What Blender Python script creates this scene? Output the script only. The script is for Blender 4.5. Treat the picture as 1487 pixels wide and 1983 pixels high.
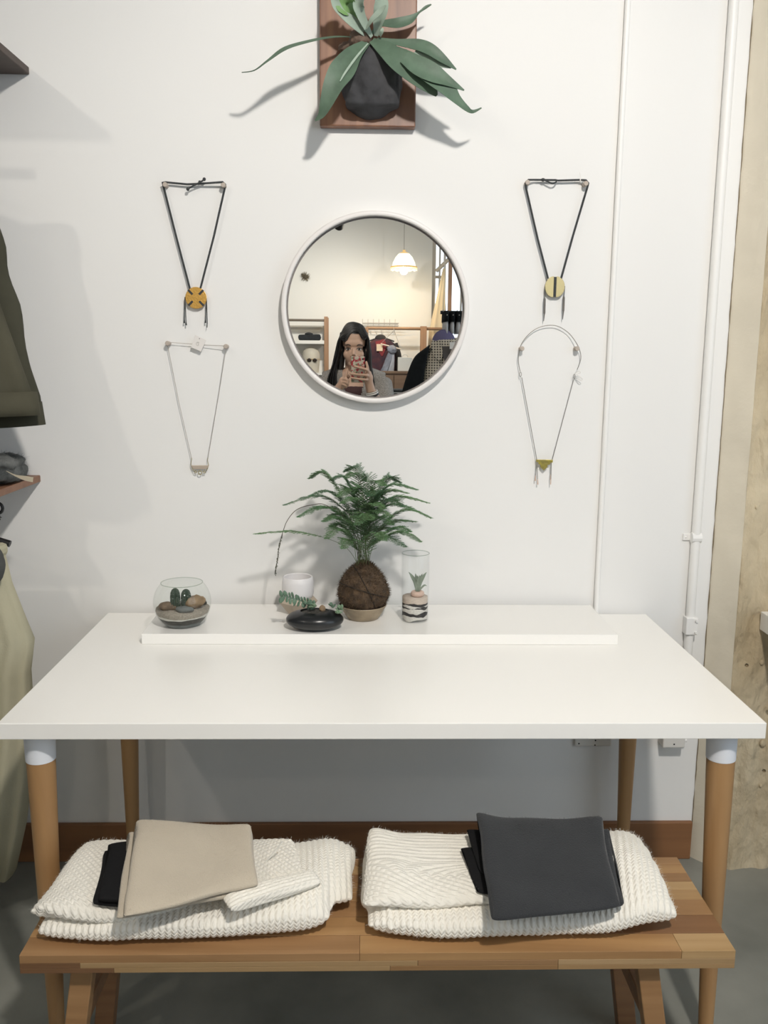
import bpy, bmesh, math, random
from mathutils import Vector, Matrix, noise
for o in list(bpy.data.objects): bpy.data.objects.remove(o, do_unlink=True)
sc = bpy.context.scene
COL = sc.collection
R = random.Random(7)
pi = math.pi

# ---------------------------------------------------------------- camera
FPX, YAW, PIT, ROL, CD, CH = 1706.2, .0253375, .171386, .0096311, 2.3924, 1.4527
_fw = Vector((math.sin(YAW)*math.cos(PIT), math.cos(YAW)*math.cos(PIT), -math.sin(PIT)))
_r0 = Vector((math.cos(YAW), -math.sin(YAW), 0)); _u0 = _r0.cross(_fw)
_R = _r0*math.cos(ROL) + _u0*math.sin(ROL); _U = -_r0*math.sin(ROL) + _u0*math.cos(ROL)
CAMP = Vector((0, -CD, CH))
cd = bpy.data.cameras.new('camera'); cam = bpy.data.objects.new('camera', cd); COL.objects.link(cam)
cd.sensor_fit = 'VERTICAL'; cd.sensor_height = 36; cd.lens = FPX/1983*36; cd.clip_start = .004; cd.clip_end = 60
cam.matrix_world = Matrix(((_R.x, _U.x, -_fw.x, CAMP.x), (_R.y, _U.y, -_fw.y, CAMP.y), (_R.z, _U.z, -_fw.z, CAMP.z), (0, 0, 0, 1)))
sc.camera = cam

# ---------------------------------------------------------------- world, big lights, exposure
w = bpy.data.worlds.new('world'); sc.world = w; w.use_nodes = True
w.node_tree.nodes['Background'].inputs[0].default_value = (.86, .93, 1, 1)
w.node_tree.nodes['Background'].inputs[1].default_value = .8
sc.view_settings.view_transform = 'Standard'; sc.view_settings.look = 'None'
sc.view_settings.gamma = 1; sc.view_settings.use_curve_mapping = False
sc.view_settings.exposure = 0.0
def area(name, loc, target, sx, sy, power, col):
    l = bpy.data.lights.new(name, 'AREA'); l.shape = 'RECTANGLE'; l.size = sx; l.size_y = sy; l.energy = power; l.color = col
    o = bpy.data.objects.new(name, l); COL.objects.link(o); o.location = loc
    o.rotation_euler = (Vector(target)-Vector(loc)).to_track_quat('-Z', 'Y').to_euler(); return o
area('window_daylight', (3.12, -3.3, 2.0), (0, -3.0, 1.6), 3.2, 2.3, 44, (.80, .90, 1))
area('storefront_daylight', (1.95, -10.1, 2.0), (1.6, -3, 1.4), 2.0, 3.2, 30, (.86, .93, 1))

# ---------------------------------------------------------------- pixel helpers (photo frame 1487 x 1983)
def ray(x, y): return _fw*FPX + _R*(x-743.5) - _U*(y-991.5)
def PY(x, y, Y):
    d = ray(x, y); return CAMP + d*((Y-CAMP.y)/d.y)
def PZ(x, y, Z):
    d = ray(x, y); return CAMP + d*((Z-CAMP.z)/d.z)
def PM(x, y, Y):
    """a thing behind the camera, seen in the wall mirror (glass at y=MY), standing at real y = Y (negative)"""
    p = PY(x, y, 2*MY-Y); return Vector((p.x, Y, p.z))
MY = -.018

# ---------------------------------------------------------------- materials
MATS = {}
def mat(name, col, rough=.6, metal=0, var=0, vscale=8, bump=0, bscale=60, col2=None, stretch=None, spec=.5, emit=None, estr=0, sheen=0, bdist=.002, detail=4):
    if name in MATS: return MATS[name]
    m = bpy.data.materials.new(name); m.use_nodes = True; nt = m.node_tree; b = nt.nodes['Principled BSDF']
    b.inputs['Base Color'].default_value = (*col, 1); b.inputs['Roughness'].default_value = rough
    b.inputs['Metallic'].default_value = metal; b.inputs['Specular IOR Level'].default_value = spec
    if sheen: b.inputs['Sheen Weight'].default_value = sheen
    if emit: b.inputs['Emission Color'].default_value = (*emit, 1); b.inputs['Emission Strength'].default_value = estr
    tc = nt.nodes.new('ShaderNodeTexCoord'); vec = tc.outputs['Object']
    if stretch:
        mp = nt.nodes.new('ShaderNodeMapping'); mp.inputs['Scale'].default_value = stretch
        nt.links.new(vec, mp.inputs[0]); vec = mp.outputs[0]
    if var or col2:
        n = nt.nodes.new('ShaderNodeTexNoise'); n.inputs['Scale'].default_value = vscale; n.inputs['Detail'].default_value = detail
        nt.links.new(vec, n.inputs['Vector'])
        rp = nt.nodes.new('ShaderNodeValToRGB'); rp.color_ramp.elements[0].position = .3; rp.color_ramp.elements[1].position = .7
        c2 = col2 or tuple(max(0, c*(1-var)) for c in col)
        rp.color_ramp.elements[0].color = (*c2, 1); rp.color_ramp.elements[1].color = (*col, 1)
        nt.links.new(n.outputs['Fac'], rp.inputs[0]); nt.links.new(rp.outputs[0], b.inputs['Base Color'])
    if bump:
        n2 = nt.nodes.new('ShaderNodeTexNoise'); n2.inputs['Scale'].default_value = bscale; n2.inputs['Detail'].default_value = 5
        nt.links.new(vec, n2.inputs['Vector'])
        bp = nt.nodes.new('ShaderNodeBump'); bp.inputs['Strength'].default_value = bump; bp.inputs['Distance'].default_value = bdist
        nt.links.new(n2.outputs['Fac'], bp.inputs['Height']); nt.links.new(bp.outputs[0], b.inputs['Normal'])
    MATS[name] = m; return m
def glassmat(name, tint=(1, 1, 1), refl=1.0, ior=1.45):
    if name in MATS: return MATS[name]
    m = bpy.data.materials.new(name); m.use_nodes = True; nt = m.node_tree; nt.nodes.clear()
    out = nt.nodes.new('ShaderNodeOutputMaterial'); mx = nt.nodes.new('ShaderNodeMixShader')
    tr = nt.nodes.new('ShaderNodeBsdfTransparent'); gl = nt.nodes.new('ShaderNodeBsdfGlossy'); fr = nt.nodes.new('ShaderNodeLayerWeight')
    tr.inputs[0].default_value = (*tint, 1); gl.inputs['Roughness'].default_value = .03
    ml = nt.nodes.new('ShaderNodeMath'); ml.operation = 'MULTIPLY_ADD'; ml.inputs[1].default_value = refl*.55; ml.inputs[2].default_value = .035*refl
    pw_ = nt.nodes.new('ShaderNodeMath'); pw_.operation = 'POWER'; pw_.inputs[1].default_value = 3.5; nt.links.new(fr.outputs['Facing'], pw_.inputs[0])
    nt.links.new(pw_.outputs[0], ml.inputs[0]); nt.links.new(ml.outputs[0], mx.inputs[0])
    nt.links.new(tr.outputs[0], mx.inputs[1]); nt.links.new(gl.outputs[0], mx.inputs[2]); nt.links.new(mx.outputs[0], out.inputs[0])
    MATS[name] = m; return m
def knitmat(name, col, col2, strength=.6, dist=.004):
    """knit: UV.u counts ribs, UV.v counts stitches"""
    m = bpy.data.materials.new(name); m.use_nodes = True; nt = m.node_tree; b = nt.nodes['Principled BSDF']
    b.inputs['Roughness'].default_value = .9; b.inputs['Specular IOR Level'].default_value = .1; b.inputs['Sheen Weight'].default_value = .35
    N = nt.nodes.new; L = nt.links.new
    uv = N('ShaderNodeUVMap'); sp = N('ShaderNodeSeparateXYZ'); L(uv.outputs[0], sp.inputs[0])
    def M(op, a, c=None):
        n = N('ShaderNodeMath'); n.operation = op
        for i, q in enumerate((a, c)):
            if q is None: continue
            if isinstance(q, (int, float)): n.inputs[i].default_value = q
            else: L(q, n.inputs[i])
        return n.outputs[0]
    fu = M('ABSOLUTE', M('SUBTRACT', M('FRACT', sp.outputs[0]), .5))
    v2 = M('ADD', sp.outputs[1], M('MULTIPLY', fu, 1.3))
    hh = M('ABSOLUTE', M('SINE', M('MULTIPLY', v2, pi)))
    hh = M('MULTIPLY', hh, M('SUBTRACT', 1.0, M('MULTIPLY', fu, 1.2)))
    tc = N('ShaderNodeTexCoord'); nz = N('ShaderNodeTexNoise'); nz.inputs['Scale'].default_value = 260; L(tc.outputs['Object'], nz.inputs['Vector'])
    h2 = M('ADD', hh, M('MULTIPLY', nz.outputs['Fac'], .5))
    bp = N('ShaderNodeBump'); bp.inputs['Strength'].default_value = strength; bp.inputs['Distance'].default_value = dist
    L(h2, bp.inputs['Height']); L(bp.outputs[0], b.inputs['Normal'])
    n3 = N('ShaderNodeTexNoise'); n3.inputs['Scale'].default_value = 9; L(tc.outputs['Object'], n3.inputs['Vector'])
    mx = N('ShaderNodeMix'); mx.data_type = 'RGBA'; mx.inputs[6].default_value = (*col2, 1); mx.inputs[7].default_value = (*col, 1)
    L(n3.outputs['Fac'], mx.inputs[0]); L(mx.outputs[2], b.inputs['Base Color'])
    return m
def woodmat(name, c1, c2, axis=0, scale=14, rough=.45, ring=.0, seedoff=0):
    """grain runs along axis"""
    if name in MATS: return MATS[name]
    m = bpy.data.materials.new(name); m.use_nodes = True; nt = m.node_tree; b = nt.nodes['Principled BSDF']; N = nt.nodes.new; L = nt.links.new
    b.inputs['Roughness'].default_value = rough
    tc = N('ShaderNodeTexCoord'); mp = N('ShaderNodeMapping'); s = [scale]*3; s[axis] = scale*.08; mp.inputs['Scale'].default_value = s
    mp.inputs['Location'].default_value = (seedoff, seedoff*1.7, seedoff*.6)
    L(tc.outputs['Object'], mp.inputs[0])
    n = N('ShaderNodeTexNoise'); n.inputs['Scale'].default_value = 2.2; n.inputs['Detail'].default_value = 8; n.inputs['Distortion'].default_value = .8; L(mp.outputs[0], n.inputs['Vector'])
    rp = N('ShaderNodeValToRGB'); e = rp.color_ramp.elements; e[0].position = .32; e[1].position = .68; e[0].color = (*c2, 1); e[1].color = (*c1, 1)
    L(n.outputs['Fac'], rp.inputs[0]); L(rp.outputs[0], b.inputs['Base Color'])
    bp = N('ShaderNodeBump'); bp.inputs['Strength'].default_value = .15; bp.inputs['Distance'].default_value = .001; L(n.outputs['Fac'], bp.inputs['Height']); L(bp.outputs[0], b.inputs['Normal'])
    MATS[name] = m; return m

# ---------------------------------------------------------------- mesh helpers
def me_from(v, f, smooth=False, uv=None):
    me = bpy.data.meshes.new('m'); me.from_pydata([tuple(p) for p in v], [], [tuple(q) for q in f]); 
    if uv:
        ul = me.uv_layers.new(name='UVMap')
        for l in me.loops: ul.data[l.index].uv = uv[l.vertex_index]
    if smooth: me.shade_smooth()
    me.update(); return me
class MB:
    def __init__(s): s.v = []; s.f = []
    def add(s, v, f):
        o = len(s.v); s.v += [Vector(p) for p in v]; s.f += [tuple(i+o for i in q) for q in f]; return s
    def box(s, a, b, M=None):
        x0, y0, z0 = a; x1, y1, z1 = b
        v = [Vector(p) for p in ((x0,y0,z0),(x1,y0,z0),(x1,y1,z0),(x0,y1,z0),(x0,y0,z1),(x1,y0,z1),(x1,y1,z1),(x0,y1,z1))]
        if M: v = [M @ p for p in v]
        return s.add(v, [(0,3,2,1),(4,5,6,7),(0,1,5,4),(1,2,6,5),(2,3,7,6),(3,0,4,7)])
    def tube(s, pts, rad, n=8, caps=True, flat=1.0, up=None):
        pts = [Vector(p) for p in pts]; k = len(pts)
        rr = rad if isinstance(rad, (list, tuple)) else [rad]*k
        v = []; prev = None
        for i, p in enumerate(pts):
            t = (pts[min(i+1, k-1)]-pts[max(i-1, 0)])
            t = t.normalized() if t.length > 1e-9 else Vector((0, 0, 1))
            if prev is None:
                a = up or (Vector((0, 0, 1)) if abs(t.z) < .9 else Vector((1, 0, 0)))
                prev = (Vector(a) - t*t.dot(Vector(a))).normalized()
            else:
                q = prev - t*t.dot(prev); prev = q.normalized() if q.length > 1e-6 else prev
            b = t.cross(prev)
            for j in range(n):
                an = 2*pi*j/n; v.append(p + (prev*math.cos(an)*flat + b*math.sin(an))*rr[i])
        f = [(i*n+j, i*n+(j+1) % n, (i+1)*n+(j+1) % n, (i+1)*n+j) for i in range(k-1) for j in range(n)]
        if caps: f += [tuple(range(n))[::-1], tuple((k-1)*n+j for j in range(n))]
        return s.add(v, f)
    def lathe(s, prof, c=(0, 0, 0), n=40, sx=1, sy=1):
        c = Vector(c); v = []; k = len(prof)
        for r, z in prof:
            for j in range(n):
                a = 2*pi*j/n; v.append(c+Vector((r*math.cos(a)*sx, r*math.sin(a)*sy, z)))
        f = [(i*n+j, i*n+(j+1) % n, (i+1)*n+(j+1) % n, (i+1)*n+j) for i in range(k-1) for j in range(n)]
        if prof[0][0] > 1e-6: f.append(tuple(range(n))[::-1])
        if prof[-1][0] > 1e-6: f.append(tuple((k-1)*n+j for j in range(n)))
        return s.add(v, f)
    def ell(s, c, r, n=20, m=12, M=None):
        c = Vector(c); v = []
        for i in range(m+1):
            th = pi*i/m
            for j in range(n):
                a = 2*pi*j/n; p = Vector((r[0]*math.sin(th)*math.cos(a), r[1]*math.sin(th)*math.sin(a), r[2]*math.cos(th)))
                if M: p = M @ p
                v.append(c+p)
        return s.add(v, [(i*n+j, (i+1)*n+j, (i+1)*n+(j+1) % n, i*n+(j+1) % n) for i in range(m) for j in range(n)])
    def ribbon(s, pts, wid, nrm=None, cup=0, thick=.0015, sub=4):
        """leaf: smooth strip through pts, total widths wid, slightly cupped, with thickness"""
        P = [Vector(p) for p in pts]; k = len(P)
        def cr(a, b, c, d, t): return .5*((2*b)+(-a+c)*t+(2*a-5*b+4*c-d)*t*t+(-a+3*b-3*c+d)*t**3)
        Q = []; W = []
        for i in range(k-1):
            for j in range(sub):
                t = j/sub; g = lambda A, q: A[min(max(q, 0), k-1)]
                Q.append(cr(g(P, i-1), P[i], P[i+1], g(P, i+2), t)); W.append(max(.0006, cr(g(wid, i-1), wid[i], wid[i+1], g(wid, i+2), t)))
        Q.append(P[-1]); W.append(max(.0006, wid[-1])); n = len(Q); v = []
        nr = Vector(nrm or (0, -1, .25)).normalized()
        for i, p in enumerate(Q):
            t = (Q[min(i+1, n-1)]-Q[max(i-1, 0)]).normalized(); sd = t.cross(nr)
            sd = sd.normalized() if sd.length > 1e-6 else Vector((1, 0, 0)); nn = sd.cross(t)
            for e, h in ((-1, 1), (-.5, .35), (0, 0), (.5, .35), (1, 1)):
                v.append(p + sd*(e*W[i]*.5) + nn*(cup*W[i]*h))
        m = len(v)
        for i, p in enumerate(Q):
            t = (Q[min(i+1, n-1)]-Q[max(i-1, 0)]).normalized(); sd = t.cross(nr); sd = sd.normalized() if sd.length > 1e-6 else Vector((1, 0, 0)); nn = sd.cross(t)
            for q in range(5): v.append(v[i*5+q] - nn*thick)
        f = []
        for i in range(n-1):
            for q in range(4):
                a = i*5+q; f.append((a, a+1, a+6, a+5)); b = m+a; f.append((b, b+5, b+6, b+1))
            a = i*5; f.append((a, a+5, m+a+5, m+a)); a += 4; f.append((a, m+a, m+a+5, a+5))
        f += [(0, m, m+1, 1), (1, m+1, m+2, 2), (2, m+2, m+3, 3), (3, m+3, m+4, 4)]
        e = (n-1)*5; f += [(e+q, e+q+1, m+e+q+1, m+e+q) for q in range(4)]
        return s.add(v, f)
    def mesh(s, smooth=False): return me_from(s.v, s.f, smooth)
def tag(o, label=None, cat=None, group=None, kind=None):
    if label: o['label'] = label
    if cat: o['category'] = cat
    if group: o['group'] = group
    if kind: o['kind'] = kind
    return o
def obj(name, me, m=None, parent=None, smooth=None, label=None, cat=None, group=None, kind=None, bevel=0, bseg=2):
    if isinstance(me, MB): me = me.mesh(bool(smooth))
    elif smooth: me.shade_smooth()
    if m and not me.materials: me.materials.append(m)
    o = bpy.data.objects.new(name, me); COL.objects.link(o)
    if parent:
        o.parent = parent
        if parent.type == 'EMPTY': o.matrix_parent_inverse = Matrix.Translation(-parent.location)
    if bevel:
        b = o.modifiers.new('b', 'BEVEL'); b.width = bevel; b.segments = bseg; b.limit_method = 'ANGLE'
    if smooth:
        try: me.set_sharp_from_angle(angle=math.radians(50))
        except Exception: pass
    return tag(o, label, cat, group, kind)
def thing(name, loc, label, cat, group=None):
    o = bpy.data.objects.new(name, None); COL.objects.link(o); o.location = loc; o.empty_display_size = .05
    return tag(o, label, cat, group)
def boxo(name, a, b, m, parent=None, bevel=.002, **k): return obj(name, MB().box(a, b), m, parent, bevel=bevel, **k)
def spline(pts, sub=6):
    P = [Vector(p) for p in pts]; k = len(P); out = []
    for i in range(k-1):
        a, b, c, d = P[max(i-1, 0)], P[i], P[i+1], P[min(i+2, k-1)]
        for j in range(sub):
            t = j/sub; out.append(.5*((2*b)+(-a+c)*t+(2*a-5*b+4*c-d)*t*t+(-a+3*b-3*c+d)*t**3))
    out.append(P[-1]); return out
def remesh(mb, voxel, smooth=4):
    me = mb.mesh(); o = bpy.data.objects.new('tmp', me); COL.objects.link(o)
    r = o.modifiers.new('r', 'REMESH'); r.mode = 'VOXEL'; r.voxel_size = voxel
    if smooth: s = o.modifiers.new('s', 'SMOOTH'); s.factor = .5; s.iterations = smooth
    dg = bpy.context.evaluated_depsgraph_get(); dg.update()
    n = bpy.data.meshes.new_from_object(o.evaluated_get(dg)); bpy.data.objects.remove(o); bpy.data.meshes.remove(me)
    n.shade_smooth(); return n
def displace(me, fn):
    me.update(); vs = me.vertices; nn = [v.normal.copy() for v in vs]
    for v, n in zip(vs, nn): v.co = v.co + n*fn(v.co)
    me.update()

# ---------------------------------------------------------------- the room
WHITE = mat('wall_paint', (.815, .81, .795), .75, bump=.06, bscale=90, spec=.25)
XL, XR, YB, ZC = -2.9, 3.0, -9.9, 3.9
floor_m = mat('concrete_floor', (.30, .30, .265), .55, col2=(.17, .175, .155), vscale=3.2, bump=.15, bscale=18, detail=8)
def struct(name, me, m, parent=None, **k):
    o = obj(name, me, m, parent, **k); o['kind'] = 'structure'; return o
struct('floor', MB().box((XL-.2, YB-.3, -.1), (XR+.2, .2, 0)), floor_m)
struct('ceiling', MB().box((XL-.2, YB-.3, ZC), (XR+.2, .2, ZC+.1)), mat('ceiling_paint', (.8, .8, .79), .8))
struct('wall_front', MB().box((XL-.2, 0, 0), (XR+.2, .2, ZC)), WHITE)
struct('wall_left', MB().box((XL-.2, YB-.3, 0), (XL, 0, ZC)), WHITE)
# right wall with one window opening
wy0, wy1, wz0, wz1 = -4.9, -1.7, .9, 3.2
struct('wall_right', MB().box((XR, YB-.3, 0), (XR+.2, wy0, ZC)).box((XR, wy1, 0), (XR+.2, 0, ZC)).box((XR, wy0, 0), (XR+.2, wy1, wz0)).box((XR, wy0, wz1), (XR+.2, wy1, ZC)), WHITE)
# far wall (seen in the mirror) with the storefront opening on its right
ox0, ox1, oz0, oz1 = .93, 2.95, .35, 3.75
WARMW = mat('back_wall_paint', (.83, .82, .79), .75, bump=.05, bscale=60)
struct('wall_back', MB().box((XL-.2, YB-.3, 0), (ox0, YB, ZC)).box((ox1, YB-.3, 0), (XR+.2, YB, ZC)).box((ox0, YB-.3, 0), (ox1, YB, oz0)).box((ox0, YB-.3, oz1), (ox1, YB, ZC)), WARMW)
frame_m = mat('window_frame_paint', (.42, .39, .35), .5); brownf = woodmat('window_post_wood', (.36, .21, .13), (.26, .15, .09), 2, 10)
pane_m = glassmat('window_pane', (.96, .98, 1), .8)
def window(name, x, y0, y1, z0, z1, n, horizontal=False):
    W = thing(name, ((x[0]+x[1])/2, y0, z0), None, None); W['kind'] = 'structure'; return W
W2 = thing('window_2', (XR+.08, (wy0+wy1)/2, wz0), None, None); W2['kind'] = 'structure'
for z in (wz0, wz1-.05): boxo('window_frame', (XR+.05, wy0, z), (XR+.11, wy1, z+.05), frame_m, W2)
for k in range(5):
    y = wy0+(wy1-wy0-.05)*k/4; boxo('window_mullion', (XR+.05, y, wz0+.05), (XR+.11, y+.05, wz1-.05), frame_m, W2)
    if k < 4: boxo('window_pane', (XR+.075, y+.05, wz0+.05), (XR+.081, y+(wy1-wy0-.05)/4, wz1-.05), pane_m, W2, bevel=0)
W1 = thing('window_1', ((ox0+ox1)/2, YB-.1, oz0), None, None); W1['kind'] = 'structure'
boxo('window_frame', (ox0, YB-.16, oz0), (ox1, YB-.08, oz0+.06), frame_m, W1); boxo('window_frame', (ox0, YB-.16, oz1-.06), (ox1, YB-.08, oz1), frame_m, W1)
xs = [(.93, .985, 1), (1.03, 1.05, 0), (1.095, 1.12, 0), (1.16, 1.21, 1), (1.33, 1.35, 0), (1.372, 1.39, 0), (1.8, 1.85, 1), (2.3, 2.33, 0), (2.9, 2.95, 1)]
for i, (a, b, br) in enumerate(xs):
    boxo('window_post' if br else 'window_mullion', (a, YB-.16, oz0+.06), (b, YB-.08, oz1-.06), (brownf if i in (3, 6) else mat('pale_jamb', (.62, .56, .48), .6)) if br else frame_m, W1)
    if i < len(xs)-1: boxo('window_pane', (b, YB-.125, oz0+.06), (xs[i+1][0], YB-.119, oz1-.06), pane_m, W1, bevel=0)
boxo('window_transom', (.985, YB-.15, 2.55), (1.095, YB-.09, 2.585), frame_m, W1)
obj('window_brace', MB().tube([(.99, YB-.07, 2.64), (1.22, YB-.07, 2.86)], .026, 6), mat('pale_jamb', (0, 0, 0)), W1)
# baseboard under the table
base_m = woodmat('baseboard_wood', (.27, .125, .05), (.19, .085, .035), 0, 6, .5)
struct('baseboard_front', MB().box((-2.9, -.014, 0), (.979, 0, .118)), base_m, bevel=.003)
# concrete column with chamfered corner
conc = bpy.data.materials.new('rough_concrete'); conc.use_nodes = True
def concrete(m, c1, c2, c3):
    nt = m.node_tree; N = nt.nodes.new; L = nt.links.new; b = nt.nodes['Principled BSDF']; b.inputs['Roughness'].default_value = .8; b.inputs['Specular IOR Level'].default_value = .2
    tc = N('ShaderNodeTexCoord'); mp = N('ShaderNodeMapping'); mp.inputs['Scale'].default_value = (1, 1, .5); L(tc.outputs['Object'], mp.inputs[0])
    n1 = N('ShaderNodeTexNoise'); n1.inputs['Scale'].default_value = 6; n1.inputs['Detail'].default_value = 9; L(mp.outputs[0], n1.inputs['Vector'])
    rp = N('ShaderNodeValToRGB'); e = rp.color_ramp.elements; e[0].position = .3; e[1].position = .7; e[0].color = (*c2, 1); e[1].color = (*c1, 1); L(n1.outputs['Fac'], rp.inputs[0])
    vo = N('ShaderNodeTexVoronoi'); vo.inputs['Scale'].default_value = 11; L(tc.outputs['Object'], vo.inputs['Vector'])
    r2 = N('ShaderNodeValToRGB'); r2.color_ramp.elements[0].position = .03; r2.color_ramp.elements[1].position = .06; L(vo.outputs['Distance'], r2.inputs[0])
    mx = N('ShaderNodeMix'); mx.data_type = 'RGBA'; mx.inputs[6].default_value = (*c3, 1); L(r2.outputs[0], mx.inputs[0]); L(rp.outputs[0], mx.inputs[7]); L(mx.outputs[2], b.inputs['Base Color'])
    n2 = N('ShaderNodeTexNoise'); n2.inputs['Scale'].default_value = 34; n2.inputs['Detail'].default_value = 8; L(mp.outputs[0], n2.inputs['Vector'])
    n4 = N('ShaderNodeMath'); n4.operation = 'MULTIPLY_ADD'; n4.inputs[1].default_value = .35; L(r2.outputs[0], n4.inputs[0]); L(n2.outputs['Fac'], n4.inputs[2])
    bp = N('ShaderNodeBump'); bp.inputs['Strength'].default_value = 1.0; bp.inputs['Distance'].default_value = .016; L(n4.outputs[0], bp.inputs['Height']); L(bp.outputs[0], b.inputs['Normal'])
concrete(conc, (.66, .57, .41), (.46, .37, .24), (.26, .19, .11))
smooth_c = mat('smooth_cream_plaster', (.76, .70, .575), .7, var=.10, vscale=6, bump=.4, bscale=22, bdist=.006)
cx0, cy = .983, -.062
COLM = thing('concrete_column', (1.3, -.03, 0), 'rough cream painted concrete column at the right end of the wall', 'column')
nz = 420
def colface(name, pts, m, amp, nx):
    v = []; f = []
    for k in range(nz+1):
        z = ZC*k/nz
        for i in range(nx+1):
            t = i/nx*(len(pts)-1); a = min(int(t), len(pts)-2); t -= a
            x = pts[a][0]*(1-t)+pts[a+1][0]*t; y = pts[a][1]*(1-t)+pts[a+1][1]*t
            d = noise.fractal(Vector((x*16, y*16, z*5)), 1, 2, 6)*amp
            edge = min(1, i/1.0) if i == 0 else 1
            v.append((x-d*.5*(i > 0), y-d*edge-(.0 if i else 0), z))
    W = nx+1
    f = [(k*W+i, k*W+i+1, (k+1)*W+i+1, (k+1)*W+i) for k in range(nz) for i in range(nx)]
    return obj(name, me_from(v, f, True), m, COLM)
colface('chamfer_face', [(cx0, 0), (cx0+.055, cy)], smooth_c, .003, 8)
colface('front_face', [(cx0+.055, cy), (1.62, cy)], conc, .013, 80)
boxo('column_core', (cx0+.06, -.045, 0), (1.60, 0, ZC), conc, COLM, bevel=0)
# ragged crack where wall paint meets the column
pts = [(cx0-.001+noise.noise(Vector((0, 0, z*.4)))*.0025+R.uniform(-.0006, .0006), -.0015, z) for z in [k*.02 for k in range(1, 194)]]
wd = [max(.0003, .0011+noise.noise(Vector((3, 1, k*.35)))*.0014) for k in range(len(pts))]
obj('paint_crack', MB().tube(pts, wd, 4), mat('dark_gap', (.20, .16, .10), .9), COLM)
for q in range(26):   # small plaster lumps and form marks
    p = (R.uniform(cx0+.08, 1.25), cy-.004, R.uniform(.1, 2.3)); s = R.uniform(.004, .011)
    obj('plaster_lump', MB().ell(p, (s*R.uniform(.6, 1.4), .004, s), 8, 5), conc, COLM, smooth=True)
# conduits and boxes
pw = mat('white_conduit_paint', (.86, .85, .83), .45)
def conduit(name, x, r, label, z0=.5):
    T = thing(name, (x, -r, 0), label, 'pipe'); obj('pipe', MB().tube([(x, -r, z) for z in (z0, 1, 2, 3, ZC)], r, 16), pw, T, smooth=True); return T
c1 = conduit('conduit_pipe', .661, .0075, 'thin white painted pipe running up the wall left of the thicker one')
c2 = conduit('conduit_pipe', .928, .0125, 'thicker white painted pipe near the concrete column, with strap and coupling')
p = PY(1335, 1042, -.02); st = MB().box((.895, -.006, p.z-.009), (.948, 0, p.z+.009)); st.tube([(.9145, -.0125, p.z), (.9415, -.0125, p.z)], .0155, 12)
obj('strap', st, pw, c2, bevel=.001); obj('screw', MB().ell((.902, -.007, p.z), (.003, .002, .003), 8, 5), pw, c2)
p0, p1 = PY(1327, 1230, -.03), PY(1340, 1197, -.03)
obj('coupling', MB().box((.912, -.03, p0.z), (.945, -.001, p1.z)), pw, c2, bevel=.002)
for z in (p0.z+.008, p1.z-.008): obj('screw', MB().tube([(.94, -.029, z), (.94, -.036, z)], .004, 8), pw, c2)
def outlet(x0, x1, z0, z1, label, dots):
    T = thing('outlet_box', ((x0+x1)/2, 0, z0), label, 'outlet'); boxo('box_body', (x0, -.045, z0), (x1, 0, z1), mat('outlet_plastic', (.72, .70, .66), .5), T, bevel=.004)
    for dx, dz in dots: obj('screw_hole', MB().tube([(dx, -.046, dz), (dx, -.0445, dz)], .0022, 8), mat('dark_hole', (.02, .02, .02), .8), T)
a, b = PY(1283, 1449, -.045), PY(1330, 1400, -.045)
outlet(a.x, b.x, a.z, b.z, 'white surface mounted outlet box by the pipe under the table', [((a.x+b.x)/2, a.z+.012)])
obj('side_knob', MB().tube([(b.x, -.03, a.z+.018), (b.x+.008, -.03, a.z+.018)], .006, 10), pw, bpy.data.objects['outlet_box'])
a, b = PY(1113, 1446, -.012), PY(1187, 1395, -.012)
T = thing('wall_socket', ((a.x+b.x)/2, 0, a.z), 'flat white wall socket plate under the table, left of the back leg', 'socket')
boxo('plate', (a.x, -.012, a.z), (b.x, 0, b.z), mat('outlet_plastic', (0, 0, 0)), T, bevel=.004)
for k, (sx, sy) in enumerate(((1121, 1440), (1153, 1434), (1152, 1443))):
    q = PY(sx, sy, -.0125); obj('socket_hole', MB().tube([(q.x, -.0128, q.z), (q.x, -.0115, q.z)], .0022, 8), mat('dark_hole', (0, 0, 0)), T)

# ---------------------------------------------------------------- track spotlights (lamps on the ceiling, the last one added)
black_m = mat('black_metal', (.015, .015, .016), .4)
def spotlight(loc, target, power, size, blend, col, label, rad=.04):
    loc = Vector(loc); d = (Vector(target)-loc).normalized()
    T = thing('track_spotlight', loc, label, 'spotlight')
    obj('housing', MB().tube([loc-d*.16, loc-d*.155, loc-d*.005, loc], [.03, .05, .05, .05], 20, caps=False), black_m, T, smooth=True)
    obj('back_cap', MB().tube([loc-d*.162, loc-d*.15], .049, 20), black_m, T)
    top = loc-d*.1; obj('stem', MB().tube([top, (top.x, top.y, ZC)], .011, 10), black_m, T)
    obj('ceiling_mount', MB().tube([(top.x, top.y, ZC-.03), (top.x, top.y, ZC)], .05, 20), black_m, T)
    obj('lens', MB().tube([loc-d*.03, loc-d*.026], .045, 20), mat('lamp_lens', (1, .95, .85), .3, emit=(1, .9, .75), estr=6), T)
    l = bpy.data.lights.new('spot', 'SPOT'); l.energy = power; l.spot_size = math.radians(size); l.spot_blend = blend; l.color = col; l.shadow_soft_size = rad
    o = bpy.data.objects.new('spot_lamp', l); COL.objects.link(o); o.location = loc+d*.01; o.rotation_euler = d.to_track_quat('-Z', 'Y').to_euler()
    o.parent = T; o.matrix_parent_inverse = Matrix.Translation(-T.location)
spotlight((.55, -2.5, 3.0), (.25, 0, 1.1), 226, 92, .85, (1, .945, .875), 'black cylinder spotlight on the ceiling above the table', .075)
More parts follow.
